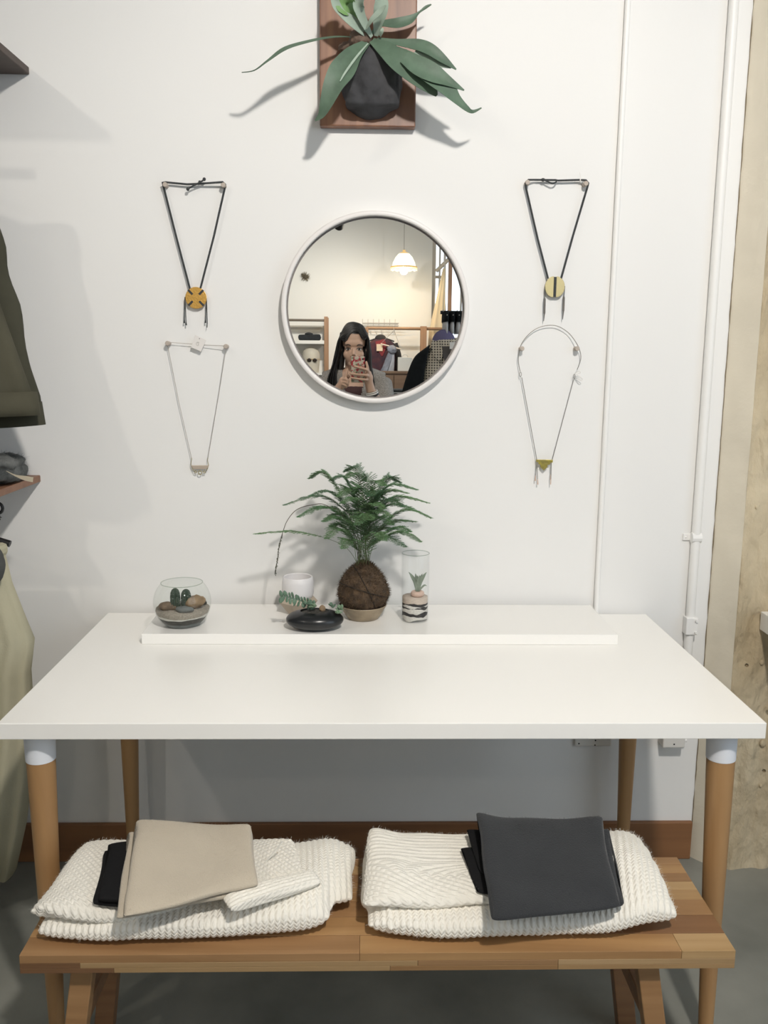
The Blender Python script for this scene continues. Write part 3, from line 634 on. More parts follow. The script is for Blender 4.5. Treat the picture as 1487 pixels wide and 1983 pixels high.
q = PY(*A4(638, 155), -.0175); obj('tag_hole', MB().tube([(q.x, -.0177, q.z), (q.x, -.0170, q.z)], .0014, 10), mat('grey_hole', (.25, .24, .23), .8), tt)
q = PY(*A4(620, 215), -.0175); pts = [(q.x+.0045*math.cos(a*.3+.6), -.0174, q.z+.0045*math.sin(a*.3+.6)) for a in range(16)]; obj('tag_mark', MB().tube(pts, .0007, 5), mat('grey_print', (.55, .53, .50), .8), tt)
obj('tag_mark', MB().tube([(q.x-.002, -.0174, q.z+.002), (q.x+.003, -.0174, q.z+.004), (q.x+.001, -.0174, q.z-.003)], .0006, 5), mat('grey_print', (0, 0, 0)), tt)
# 3: split disc
N3 = thing('disc_necklace', (W(1075, 620).x, 0, W(1075, 620).z), 'dark cord necklace with a dull brass disc split by a black bar', 'necklace')
cord('cord', path(A5, [(565, 1360), (440, 880), (300, 270), (295, 215, -.02), (330, 175, -.02), (400, 175), (500, 176), (655, 178), (680, 184), (935, 176), (1020, 180, -.02), (1048, 215, -.02), (1035, 270), (860, 860), (722, 1360)]), .0026, cordm, N3, 1)
cord('cord_loop', path(A5, [(510, 175, -.016), (560, 195, -.018), (615, 220, -.018), (655, 205, -.018), (672, 182, -.016)]), .0020, cordm, N3)
obj('cord_knot', MB().ell(PY(*A5(505, 175), -.015), (.0056, .0042, .0044), 12, 8), cordm, N3, smooth=True)
for q in (955, 990): obj('tag_wrap', MB().tube([PY(*A5(q-12, 178), -.013), PY(*A5(q+12, 178), -.013)], .0036, 12), tagm, N3)
obj('tag_string', MB().tube(path(A5, [(955, 150), (945, 85, -.014)]), .0006, 5), tagm, N3)
c = PY(*A5(646, 1460), -.013); hl = []
for s in (-1, 1):
    pr = [(c.x+s*(.0028), c.z-.0262)]+[(c.x+s*(.0026+.0235*math.cos(a)), c.z+.0272*math.sin(a)) for a in [(-1.42+2.84*k/20) for k in range(21)]]+[(c.x+s*.0028, c.z+.0262)]
    if s > 0: pr = pr
    disc('half_disc', None, 0, -.0145, -.010, olive, N3, pts=pr[::-1] if s < 0 else pr)
boxo('black_bar', (c.x-.0036, -.0155, c.z-.0255), (c.x+.0036, -.0095, c.z+.0255), cordm, N3, bevel=.0006)
for (t, e1, e2, e3) in (((530, 1460), (525, 1590), (520, 1790), (512, 1870)), ((765, 1450), (755, 1570), (748, 1760), (740, 1850))):
    P = [PY(*A5(*q), -.012) for q in (t, e1, e2, e3)]
    o = obj('side_cord', MB().tube(P[:2], .0010, 6), cordm, N3); obj('tassel_wrap', MB().tube([P[1], P[1]*.9+P[2]*.1, P[2]*.9+P[1]*.1, P[2], P[3]], [.0014, .0028, .0028, .0018, .0008], 8), mat('grey_thread', (.16, .15, .14), .8), o)
# 4: wire collar with stepped triangle
N4 = thing('collar_necklace', (W(1052, 945).x, 0, W(1052, 945).z), 'thin wire collar necklace with a brass stepped triangle and pink tassels', 'necklace')
wire = mat('grey_wire', (.33, .31, .28), .4, metal=.7)
cord('wire_collar', path(A6, [(210, 620), (190, 500), (205, 380), (240, 290), (330, 190), (430, 132), (540, 112), (640, 130), (750, 205), (835, 320, -.018), (872, 420), (872, 500), (835, 600)]), .0010, wire, N4, 4)
cord('chain', path(A6, [(228, 685), (393, 1590)]), .0010, wire, N4, 1); cord('chain', path(A6, [(798, 705), (562, 1590)]), .0010, wire, N4, 1)
for (x, y) in ((214, 652), (804, 675)):
    q = PY(*A6(x, y), -.012); pts = [Vector((q.x+.0024*math.cos(2*pi*j/16), q.y, q.z+.0062*math.sin(2*pi*j/16))) for j in range(17)]; obj('clasp', MB().tube(pts, .0009, 6), wire, N4, smooth=True)
obj('tag_string', MB().tube(spline(path(A6, [(806, 650), (835, 625, -.02), (865, 620, -.022), (870, 635, -.022), (830, 650, -.02), (870, 680, -.02), (895, 705, -.018), (870, 715, -.018), (825, 680)]), 4), .0009, 5), tagm, N4)
P6 = [PY(*A6(*q), -.012) for q in ((385, 1585), (568, 1590), (566, 1618), (540, 1620), (536, 1640), (510, 1645), (508, 1668), (468, 1705), (432, 1668), (432, 1640), (412, 1636), (410, 1615), (385, 1610))]
disc('pendant', None, 0, -.0145, -.010, mat('bright_brass', (.62, .50, .10), .35, metal=1, bump=.3, bscale=120, col2=(.35, .29, .12), vscale=45), N4, pts=[(q.x, q.z) for q in P6])
pk = mat('pink_thread', (.62, .46, .38), .85)
tassel('side_cord', PY(*A6(393, 1610), -.013), [PY(*A6(380, 1760), -.013), PY(*A6(402, 1800), -.013)], .0010, wire, N4, pk, .015)
tassel('side_cord', PY(*A6(552, 1610), -.013), [PY(*A6(545, 1750), -.013), PY(*A6(548, 1800), -.013)], .0010, wire, N4, pk, .015)

# ---------------------------------------------------------------- glass bowl terrarium
gl = glassmat('clear_glass', (.97, .985, .975), .9)
bc = Vector((-.4555, -.212, ZR)); br = .072
TR = thing('terrarium_bowl', bc, 'round clear glass bowl terrarium with layered sand at the left of the slab', 'terrarium')
zc = .059
prof = [(.001, .001), (.034, .001)]
a0 = math.asin(.036/br)
for k in range(25):
    a = -pi/2+ .52+ (pi-.52-.80)*k/24; prof.append((br*math.cos(a), max(.001, zc+br*math.sin(a))))
ri, zi = prof[-1]
prof2 = prof+[(ri+.001, zi+.002), (ri-.001, zi+.0025)]
obj('glass_bowl', MB().lathe(prof2, bc, 56), gl, TR, smooth=True)
obj('rim', MB().tube([bc+Vector((ri*math.cos(2*pi*j/48), ri*math.sin(2*pi*j/48), zi+.001)) for j in range(49)], .0011, 8, caps=False), glassmat('glass_edge', (.80, .84, .80), 1.4), TR, smooth=True)
def layer(z0, z1, m, nm, parent, c, R_, zc_, wav=.002, cap=True, cyl=None):
    v = []; f = []; n = 48; rings = 6
    def rad(z): return (cyl if cyl else math.sqrt(max(1e-6, R_*R_-(z-zc_)**2)))
    for k in range(rings+1):
        for j in range(n):
            a = 2*pi*j/n; w0 = wav*math.sin(3*a+z0*900)*.6+wav*noise.noise(Vector((math.cos(a)*3, math.sin(a)*3, z0*300))); w1 = wav*math.sin(3*a+z1*900)*.6+wav*noise.noise(Vector((math.cos(a)*3, math.sin(a)*3, z1*300)))
            za = z0+(w0 if z0 > .004 else 0); zb = z1+w1; z = za+(zb-za)*k/rings; r_ = rad(z)
            v.append(c+Vector((r_*math.cos(a), r_*math.sin(a), z)))
    f = [(k*n+j, k*n+(j+1) % n, (k+1)*n+(j+1) % n, (k+1)*n+j) for k in range(rings) for j in range(n)]
    v.append(c+Vector((0, 0, z0))); v.append(c+Vector((0, 0, z1+.001)))
    f += [((j+1) % n, j, len(v)-2) for j in range(n)]+[(rings*n+j, rings*n+(j+1) % n, len(v)-1) for j in range(n)]
    return obj(nm, me_from(v, f, True), m, parent)
rs = br-.002
layer(.0025, .012, mat('grey_gravel', (.18, .20, .20), .8, var=.5, vscale=180, bump=.6, bscale=200), 'gravel_layer', TR, bc, rs, zc, .001)
layer(.012, .026, mat('dark_soil', (.075, .07, .06), .9, var=.5, vscale=160, bump=.8, bscale=200), 'soil_layer', TR, bc, rs, zc, .0025)
layer(.026, .031, mat('white_sand', (.68, .65, .60), .9, var=.2, vscale=200), 'white_sand_layer', TR, bc, rs, zc, .002)
layer(.031, .043, mat('tan_sand', (.40, .35, .29), .9, var=.4, vscale=220, bump=.6, bscale=260), 'tan_sand_layer', TR, bc, rs, zc, .0025)
stone = mat('grey_stone', (.16, .17, .165), .8, var=.35, vscale=60, bump=.5, bscale=120); tan = mat('tan_stone', (.36, .25, .15), .85, var=.45, vscale=50, bump=.7, bscale=90)
def pebble(c, r, m, nm, T, sd):
    mb = MB().ell(c, r, 20, 14); me = mb.mesh(True); displace(me, lambda q: noise.fractal(q*38+Vector((sd, 0, 0)), 1, 2, 3)*min(r)*.5); obj(nm, me, m, T)
pebble(bc+Vector((.013, -.036, .050)), (.025, .013, .010), stone, 'stone', TR, 1)
pebble(bc+Vector((.030, -.002, .060)), (.028, .018, .017), tan, 'bark_piece', TR, 2)
pebble(bc+Vector((-.034, -.014, .050)), (.026, .018, .013), mat('driftwood', (.24, .17, .115), .85, var=.5, vscale=60, bump=.7, bscale=90), 'driftwood', TR, 3)
pebble(bc+Vector((.052, .004, .056)), (.009, .006, .007), mat('dark_soil', (0, 0, 0)), 'dark_pebble', TR, 4)
cac = mat('cactus_green', (.05, .075, .05), .6, var=.4, vscale=90, bump=.3, bscale=120); spn = mat('cactus_spine', (.75, .74, .70), .6)
for (dx, dy, h, r_, lb) in ((-.015, -.012, .056, .0108, 'left'), (.011, -.006, .052, .0110, 'right')):
    base = bc+Vector((dx, dy, .042)); mb = MB(); n = 44; prf = [(1.0, 0), (1.05, .25), (1.05, .6), (.95, .8), (.7, .93), (.3, 1.0), (.01, 1.01)]; v = []
    for rr, zz in prf:
        for j in range(n):
            a = 2*pi*j/n; q = rr*r_*(1+.13*math.cos(11*a)); v.append(base+Vector((q*math.cos(a), q*math.sin(a), zz*h)))
    mb.add(v, [(k*n+j, k*n+(j+1) % n, (k+1)*n+(j+1) % n, (k+1)*n+j) for k in range(len(prf)-1) for j in range(n)])
    cc = obj('cactus', mb, cac, TR, smooth=True); sp = MB()
    for k in range(90):
        a = 2*pi*R.randrange(11)/11; zz = R.uniform(.1, .92)*h; d = Vector((math.cos(a), math.sin(a), R.uniform(-.2, .6))); s0 = base+Vector((math.cos(a)*r_*1.1, math.sin(a)*r_*1.1, zz))
        sp.tube([s0, s0+(d+Vector((R.uniform(-.6, .6), R.uniform(-.6, .6), 0)))*.0042], [.0003, .0001], 4)
    obj('spines', sp, spn, cc, kind='stuff')

# ---------------------------------------------------------------- white planter with faceted foot
pc = Vector((-.170, -.105, ZR))
PL = thing('faceted_planter', pc, 'small white planter with a faceted tan foot behind the black dish', 'planter')
obj('foot', MB().lathe([(.026, 0), (.053, .034), (.040, .048)], pc, 7), mat('tan_ceramic', (.50, .42, .33), .5, var=.1), PL)
obj('cup', MB().lathe([(.030, .040), (.040, .046), (.0425, .058), (.042, .085), (.0395, .099), (.0375, .1005), (.0355, .099), (.037, .09), (.037, .06), (.01, .055), (.001, .055)], pc, 44), mat('white_ceramic', (.78, .76, .76), .5), PL, smooth=True)

# ---------------------------------------------------------------- black pebble dish with succulents
dc = Vector((-.1175, -.245, ZR))
DI = thing('black_dish', dc, 'glossy black pebble-shaped dish planted with small succulents', 'planter')
pr = []
for k in range(21):
    a = -pi/2+pi*k/20*.86; pr.append((.0725*math.cos(a)**.8 if math.cos(a) > 0 else 0, .0245+.0245*math.sin(a)))
pr[0] = (.03, 0); top = pr[-1]; pr += [(top[0]-.002, top[1]-.004), (.001, top[1]-.005)]
obj('dish', MB().lathe(pr, dc, 56, 1, .72), mat('black_glaze', (.012, .013, .014), .28), DI, smooth=True)
suc = mat('succulent_green', (.13, .22, .15), .55, var=.3, vscale=60); suc2 = mat('succulent_pale', (.20, .30, .19), .55, var=.25, vscale=60)
def leaf(mb, c, d, ln, wd, up=(0, 0, 1)):
    d = Vector(d).normalized(); M = d.to_track_quat('X', 'Z').to_matrix(); mb.ell(Vector(c)+d*ln*.5, (ln*.5, wd*.5, wd*.3), 8, 6, M)
def A7(x, y): return (480+x*.25555, 890+y*.25553)
pts = spline([PY(*A7(x, y), Y) for x, y, Y in ((500, 1110, -.235), (440, 1085, -.25), (370, 1060, -.26), (300, 1040, -.265), (250, 1040, -.265))], 3)
tr = obj('trailing_stem', MB().tube(pts, .0014, 6), suc, DI, smooth=True)
for i, p in enumerate(pts):
    for s in (-1, 1):
        mb = MB(); leaf(mb, p, (R.uniform(-.5, .1), -.25, s*1.0+.2), R.uniform(.014, .019), .0085); obj('succulent_leaf', mb, suc, tr, smooth=True)
for (x, y, Y, k, m) in ((455, 1100, -.262, 22, suc), (500, 1120, -.262, 14, suc2), (700, 1135, -.262, 24, suc2), (640, 1115, -.25, 12, suc), (690, 1165, -.27, 10, suc2)):
    c = PY(*A7(x, y), Y); mb = MB()
    for q in range(k):
        a = R.uniform(0, 2*pi); e = R.uniform(.1, 1.1); leaf(mb, c, (math.cos(a)*math.cos(e), math.sin(a)*math.cos(e)-.1, math.sin(e)), R.uniform(.010, .016), .0064)
    obj('succulent_rosette', mb, m, DI, smooth=True)
c = PY(*A7(563, 1130), -.25); pebble(c, (.008, .007, .009), tan, 'tan_stone', DI, 8)
pebble(dc+Vector((.0, -.004, .044)), (.035, .022, .004), mat('dark_soil', (0, 0, 0)), 'soil', DI, 9)

# ---------------------------------------------------------------- kokedama fern in a stoneware dish
kc = Vector((.004, -.150, ZR))
obj('stoneware_dish', MB().lathe([(.030, 0), (.040, .001), (.048, .012), (.057, .028), (.0625, .037), (.0615, .0385), (.055, .030), (.040, .012), (.001, .010)], kc, 52), mat('speckled_stoneware', (.38, .30, .20), .45, var=.35, vscale=30, bump=.1), smooth=True, label='tan stoneware dish under the moss ball', cat='dish')
KD = thing('kokedama_fern', kc+Vector((0, 0, .0125)), 'feathery asparagus fern growing from a brown moss ball', 'plant')
mossm = mat('brown_moss', (.115, .072, .04), .95, var=.55, vscale=70, bump=.9, bscale=160, col2=(.045, .03, .02))
bz = ZR+.012+.064
me = MB().ell((kc.x, kc.y, bz), (.066, .066, .064), 72, 48).mesh(True)
for vv in me.vertices:
    d = vv.co-Vector((kc.x, kc.y, bz)); t = max(0, d.z/.064)
    if d.z > 0: vv.co = Vector((kc.x, kc.y, bz))+Vector((d.x*(1-.22*t), d.y*(1-.22*t), d.z*1.18))
me.update(); displace(me, lambda c: noise.fractal(c*55, 1, 2, 4)*.0045+noise.noise(c*20)*.003)
obj('moss_ball', me, mossm, KD)
mb = MB(); ps = list(me.polygons); rr = random.Random(3)
for k in range(9000):
    p = rr.choice(ps); c = p.center
    if c.z < ZR+.03: continue
    d = (p.normal*.5+Vector((rr.uniform(-1, 1), rr.uniform(-1, 1), rr.uniform(-1, 1)))).normalized(); L = rr.uniform(.004, .010); sd = d.cross(Vector((rr.random(), rr.random(), rr.random()))).normalized()*.0006
    o = len(mb.v); mb.v += [c-sd, c+sd, c+d*L+p.normal*.003]; mb.f += [(o, o+1, o+2)]
obj('moss_fibres', mb, mat('moss_fibre', (.16, .10, .055), .95, var=.5, vscale=90, col2=(.05, .035, .02)), KD, kind='stuff')
tw_ = mat('dark_twine', (.02, .017, .013), .9)
for (ax, ph) in (((.3, .2, 1), 0), ((1, .3, .5), .4)):
    ax = Vector(ax).normalized(); e1 = ax.orthogonal().normalized(); e2 = ax.cross(e1); pts = []
    for j in range(41):
        a = 2*pi*j/40+ph; d = e1*math.cos(a)+e2*math.sin(a); s = .0675*(1+.10*max(0, d.z)); pts.append(Vector((kc.x+d.x*s*(1-.16*max(0, d.z)), kc.y+d.y*s*(1-.16*max(0, d.z)), bz+d.z*s)))
    obj('twine', MB().tube(pts, .0009, 5), tw_, KD)
fern_g = [mat('fern_green_%d' % i, c, .6, var=.35, vscale=40) for i, c in enumerate(((.12, .26, .12), (.15, .30, .135), (.18, .34, .15), (.10, .22, .11)))]
stem_m = mat('fern_stem', (.10, .13, .055), .6)
root = Vector((kc.x, kc.y, bz+.068))
def needle(mb, p, d, L, w_):
    sd = d.cross(Vector((rr.uniform(-1, 1), rr.uniform(-1, 1), rr.uniform(-1, 1))))
    sd = sd.normalized()*w_ if sd.length > 1e-6 else Vector((w_, 0, 0))
    o = len(mb.v); m = p+d*L*.5; mb.v += [p, m-sd, p+d*L, m+sd]; mb.f += [(o, o+1, o+2, o+3)]
def fernfrond(tip, lift, start=.42, width=.06, dens=1.0, m=None, nbr=26):
    tip = Vector(tip); v = tip-root; r0 = root+Vector((rr.uniform(-.018, .018), rr.uniform(-.018, .018), -.008))
    mid = r0+Vector((v.x*.16, v.y*.2, max(.035, v.z*.62+lift*.5))); m2 = r0+Vector((v.x*.58, v.y*.6, max(.03, v.z*1.0+lift*.9)))
    pts = spline([r0, mid, m2, tip], 12); n = len(pts)
    st = MB().tube(pts, [.0007*(1-.6*i/n) for i in range(n)], 5)
    lf = MB()
    for b_ in range(nbr):
        t = start+(1-start)*(b_+rr.random()*.4)/nbr; i = min(n-2, int(t*(n-1))); p = pts[i].lerp(pts[i+1], t*(n-1)-i); tg_ = (pts[i+1]-pts[i]).normalized()
        side = tg_.cross(Vector((0, 0, 1))); side = side.normalized() if side.length > .05 else Vector((1, 0, 0))
        L = .82*width*math.sin(pi*min(1, ((t-start)/(1-start))**.6*.86+.12))*rr.uniform(.7, 1.1)
        for s in (-1, 1):
            d = (tg_*.75+side*s*1.0+Vector((0, 0, rr.uniform(-.10, .10)))).normalized(); q = p
            k2 = max(3, int(L/.0034*dens))
            for k in range(k2):
                f_ = k/k2; pp = p+d*L*f_+Vector((0, 0, -.12*L*f_*f_)); 
                for s2 in (-1, 1):
                    for _ in range(3):
                        dd = (d*.8+d.cross(Vector((0, 0, 1)))*s2*rr.uniform(.4, 1)+Vector((0, 0, rr.uniform(-.16, .22)))).normalized(); needle(lf, pp, dd, rr.uniform(.005, .0095)*(1.1-.5*f_), .00040)
            o = len(st.v); st.tube([p, p+d*L*.5+Vector((0, 0, -.03*L)), p+d*L*.95+Vector((0, 0, -.11*L))], [.0005, .0004, .0002], 4)
    o = obj('frond', st, stem_m, KD, smooth=True)
    obj('needles', lf, m or rr.choice(fern_g), o, kind='stuff')
tips = [((493, 1028), -.20, .02, .5, .030), ((550, 972), -.17, .05, .45, .045), ((669, 907), -.10, .03, .5, .045), ((600, 920), -.14, .04, .45, .05), ((771, 927), -.12, .03, .45, .055), ((807, 942), -.20, .03, .45, .055),
        ((830, 968), -.10, .045, .45, .05), ((835, 997), -.16, .055, .4, .05), ((815, 1043), -.19, .055, .4, .045), ((786, 1053), -.23, .045, .3, .055), ((631, 1037), -.22, .05, .35, .05), ((664, 1056), -.23, .04, .3, .05),
        ((633, 1000), -.09, .05, .4, .05), ((577, 995), -.23, .05, .5, .04), ((690, 945), -.19, .02, .4, .07), ((735, 955), -.14, .02, .35, .07), ((720, 1000), -.25, .03, .25, .065), ((760, 1010), -.22, .04, .25, .06), ((690, 1010), -.26, .04, .3, .055), ((745, 1040), -.26, .04, .2, .05), ((700, 975), -.10, .02, .3, .06), ((655, 955), -.20, .04, .4, .06), ((780, 975), -.23, .04, .4, .055)]
for (px, Y, lift, st_, wd_) in tips: fernfrond(PY(px[0], px[1]+6, Y), lift*.6, st_, wd_)
for (x, y, Y) in ((610, 985, -.14), (600, 960, -.22), (640, 930, -.16), (670, 925, -.22), (705, 930, -.12), (745, 940, -.22), (790, 955, -.14), (800, 985, -.22), (805, 1010, -.13), (770, 1025, -.10), (745, 985, -.27), (660, 975, -.27), (625, 1010, -.25), (760, 1000, -.27), (640, 1020, -.15), (795, 1030, -.25), (715, 960, -.25), (680, 990, -.08)):
    fernfrond(PY(x, y, Y), .012, .35, .042)
# the long drooping dark shoot
pts = spline([root+Vector((-.01, 0, -.01)), PY(680, 1020, -.16), *[PY(*A7(x, y), -.17) for x, y in ((600, 350), (480, 345), (370, 380), (300, 460), (268, 540), (240, 640), (225, 750), (205, 860))]], 6)
sh = obj('drooping_shoot', MB().tube(pts, [.0009]*len(pts), 5), mat('shoot_brown', (.07, .06, .035), .7), KD, smooth=True)
mb = MB()
for p in pts[int(len(pts)*.70):]:
    for k in range(8):
        d = Vector((rr.uniform(-.6, .6), rr.uniform(-.5, .5), -1)).normalized(); needle(mb, p+Vector((rr.uniform(-1, 1), 0, rr.uniform(-3, 3)))*.0012, d, rr.uniform(.004, .007), .0007)
obj('shoot_scales', mb, mat('shoot_dark', (.05, .055, .03), .8), sh, kind='stuff')

# ---------------------------------------------------------------- glass cylinder with layered sand and an air plant
yc = Vector((.1395, -.168, ZR)); cr_ = .0362
CY = thing('glass_cylinder', yc, 'tall clear glass cylinder with black and white sand and an air plant', 'terrarium')
obj('glass_tube', MB().lathe([(.001, .0008), (cr_-.002, .0008), (cr_, .003), (cr_, .178), (cr_-.0008, .1795), (cr_-.0022, .178), (cr_-.0022, .005), (.001, .005)], yc, 48), glassmat('clear_glass_thin', (.99, .995, .995), .5), CY, smooth=True)
obj('rim', MB().tube([yc+Vector(((cr_-.001)*math.cos(2*pi*j/48), (cr_-.001)*math.sin(2*pi*j/48), .1792)) for j in range(49)], .0010, 6, caps=False), MATS['glass_edge'], CY, smooth=True)
ws = mat('white_sand', (0, 0, 0)); bs = mat('black_sand', (.025, .022, .022), .9, var=.4, vscale=200); cs = mat('cream_sand', (.60, .50, .42), .9, var=.15, vscale=220)
for (z0, z1, m, nm) in ((.0055, .016, ws, 'white_sand_layer'), (.016, .025, bs, 'black_sand_layer'), (.025, .036, ws, 'white_sand_layer'), (.036, .0395, bs, 'black_sand_layer'), (.0395, .044, ws, 'white_sand_layer'), (.044, .0495, bs, 'black_sand_layer'), (.0495, .064, cs, 'cream_sand_layer')):
    layer(z0, z1, m, nm, CY, yc, 0, 0, .0035 if z1 < .06 else .0008, cyl=cr_-.003)
c = yc+Vector((.006, -.004, .0725)); pts = [c+Vector((.0105*math.cos(2*pi*j/28), .0105*math.sin(2*pi*j/28), 0)) for j in range(29)]
obj('shell_ring', MB().tube(pts, .0075, 12, caps=False), mat('pink_urchin', (.66, .47, .38), .6, var=.15, vscale=150, bump=.4, bscale=300), CY, smooth=True)
air = mat('air_plant_green', (.25, .30, .23), .7, var=.25, vscale=60); b0 = c+Vector((0, 0, .006))
for (dx, dy, h, wd_) in ((-.024, -.004, .052, .010), (.022, -.006, .052, .011), (-.006, .004, .046, .010), (.004, -.008, .044, .010), (.012, .006, .045, .009), (-.012, -.008, .034, .008), (.0, .008, .040, .009)):
    obj('air_plant_leaf', MB().ribbon([b0, b0+Vector((dx*.25, dy*.3, h*.45)), b0+Vector((dx*.6, dy*.7, h*.75)), b0+Vector((dx, dy, h))], [.010, wd_, wd_*.8, .001], (0, -1, .1), .12, .001, 4), air, CY, smooth=True)
obj('air_plant_leaf', MB().ribbon([b0+Vector((.006, 0, .004)), b0+Vector((.012, -.002, .012)), b0+Vector((.018, -.003, .017)), b0+Vector((.0235, -.003, .015))], [.004, .005, .004, .001], (0, -1, .1), .1, .001, 4), air, CY, smooth=True)

# ---------------------------------------------------------------- left: wall shelves with hanging clothes
dkw = woodmat('dark_shelf_wood', (.10, .075, .062), (.065, .048, .04), 0, 7, .6)
rdw = woodmat('red_shelf_wood', (.26, .13, .075), (.17, .08, .045), 0, 7, .5)
US = thing('wall_shelf', (-1.3, -.19, 2.15), 'dark wooden wall shelf at the upper left, seen from below', 'shelf')
boxo('shelf_board', (-1.75, -.36, 2.15), (-.842, 0, 2.168), dkw, US)
for x in (-1.62, -1.05): boxo('bracket', (x, -.30, 2.138), (x+.02, 0, 2.15), black_m, US)
obj('rail', MB().tube([(-1.75, -.25, 2.03), (-.96, -.25, 2.03)], .011, 14), black_m, US, smooth=True)
for x in (-1.61, -1.04): obj('rail_hanger', MB().tube([(x, -.25, 2.03), (x, -.25, 2.14)], .006, 8), black_m, US)
LS = thing('wall_shelf', (-1.3, -.16, 1.117), 'brown wooden wall shelf at the left, below the olive jacket', 'shelf')
boxo('shelf_board', (-1.75, -.31, 1.117), (-.872, 0, 1.135), rdw, LS)
for x in (-1.62, -1.02): boxo('bracket', (x, -.27, 1.105), (x+.02, 0, 1.117), black_m, LS)
obj('rail', MB().tube([(-1.75, -.16, 1.035), (-.95, -.16, 1.035)], .010, 14), black_m, LS, smooth=True)
for x in (-1.61, -1.01): obj('rail_hanger', MB().tube([(x, -.16, 1.035), (x, -.16, 1.106)], .005, 8), black_m, LS)

def drape(secs, n=64, folds=9, amp=.012, seed=0, close=True):
    """hanging cloth: secs = (z, cx, cy, half width, half depth); folds ripple towards the hem"""
    v = []; k = len(secs)
    for i, (z, cx_, cy_, hw, hd) in enumerate(secs):
        g = i/(k-1)
        for j in range(n):
            a = 2*pi*j/n; w_ = 1+ (amp*g)*math.sin(folds*a+seed+g*1.2)/max(hd, .01)*.6
            co, si = math.cos(a), math.sin(a)
            v.append((cx_+math.copysign(abs(co)**.75, co)*hw, cy_+math.copysign(abs(si)**.8, si)*hd*w_, z+noise.noise(Vector((a, z*4, seed)))*.004))
    f = [(i*n+j, i*n+(j+1) % n, (i+1)*n+(j+1) % n, (i+1)*n+j) for i in range(k-1) for j in range(n)]
    if close: f += [tuple(range(n))[::-1], tuple((k-1)*n+j for j in range(n))]
    return me_from(v, f, True)
def hanger(T, c, half, drop, m, top):
    """wooden or wire hanger: hook over the rail"""
    pts = [Vector((c[0], c[1]+.016*math.sin(a), top-.0+.016*math.cos(a))) for a in [(-1.9+k*.35) for k in range(12)]]
    obj('hook', MB().tube(pts+[Vector((c[0], c[1], c[2]+.01))], .0022, 6), chain, T)
    obj('hanger_arm', MB().tube(spline([(c[0]-half, c[1], c[2]-drop), (c[0]-half*.5, c[1], c[2]-drop*.4), (c[0], c[1], c[2]), (c[0]+half*.5, c[1], c[2]-drop*.4), (c[0]+half, c[1], c[2]-drop)], 4), .009, 8), m, T, smooth=True)
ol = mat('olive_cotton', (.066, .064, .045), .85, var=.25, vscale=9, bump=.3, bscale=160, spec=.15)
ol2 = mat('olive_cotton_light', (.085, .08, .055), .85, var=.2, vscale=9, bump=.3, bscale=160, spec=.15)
JK = thing('olive_jacket', (-1.1, -.25, 1.27), 'olive cotton jacket hanging on the left, its sleeve in view', 'jacket')
e = [PY(0, 430, -.24), PY(22, 540, -.24), PY(50, 660, -.24), PY(80, 790, -.24)]
sl = MB(); k = 16; path_ = spline([Vector((-.93, -.25, 1.90))]+[q+Vector((-.062, 0, 0)) for q in e], 6)
sl.tube(path_, [.060+.004*math.sin(i*.9) for i in range(len(path_))], 28, flat=.55, up=(0, 1, 0))
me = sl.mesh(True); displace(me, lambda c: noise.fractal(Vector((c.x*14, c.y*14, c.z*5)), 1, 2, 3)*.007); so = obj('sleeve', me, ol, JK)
c0 = PY(78, 786, -.24); c1_ = PY(90, 826, -.24)
cuff = MB().tube([c0+Vector((-.060, 0, .006)), c1_+Vector((-.068, 0, 0))], [.0635, .0655], 28, flat=.6, up=(0, 1, 0)); obj('cuff', cuff, ol, so, smooth=True)
b1 = PY(62, 806, -.33); b2 = PY(0, 600, -.33)
secs = []
for t in [k/12 for k in range(13)]:
    z = 1.93+(b1.z+.02-1.93)*t; xr = -.93+(b1.x+.93)*t**1.1; secs.append((z, xr-.20, -.30, .20, .035+.02*t))
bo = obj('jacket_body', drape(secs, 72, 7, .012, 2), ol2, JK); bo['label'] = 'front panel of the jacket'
secs2 = [(b1.z+.055, b1.x-.203, -.30, .205, .058), (b1.z+.02, b1.x-.20, -.30, .206, .060), (b1.z+.0, b1.x-.2, -.30, .207, .060)]
obj('hem_band', drape(secs2, 72, 7, .012, 2), ol2, JK)
hanger(JK, (-1.13, -.27, 1.96), .19, .06, dkw, 2.03)

fur = mat('grey_knit_scarf', (.035, .04, .04), .95, var=.8, vscale=22, bump=.8, bscale=90, col2=(.16, .165, .16))
SCF = thing('knit_scarf', (-1.0, -.16, 1.135), 'grey and black fuzzy knit scarf piled on the left shelf', 'scarf')
q = PY(52, 893, -.14); p = MB()
for (dx, dy, dz, rx, ry, rz) in ((-.055, 0, .026, .055, .10, .024), (-.045, -.02, .055, .044, .085, .020), (-.10, -.04, .036, .07, .09, .034), (-.15, 0, .04, .08, .11, .038)): p.ell((q.x+dx, -.16+dy, 1.1365+dz), (rx, ry, rz), 24, 14)
me = remesh(p, .006, 3); displace(me, lambda c: noise.fractal(c*45, 1, 2, 4)*.006)
for vv in me.vertices: vv.co.z = max(vv.co.z, 1.1355)
obj('scarf_body', me, fur, SCF); obj('scarf_fuzz', fuzz(me, 3500, .013, 9, 1.136), mat('scarf_fuzz', (.16, .165, .16), .9), SCF, kind='stuff')
tp = [PY(12, 912, -.315), PY(30, 921, -.318), PY(48, 926, -.32), PY(64, 929, -.32)]
obj('paper_tag', MB().ribbon(tp, [.001, .004, .011, .012], (0, -1, 0), 0, .0008, 3), mat('kraft_tag', (.46, .40, .30), .7), SCF, smooth=True)
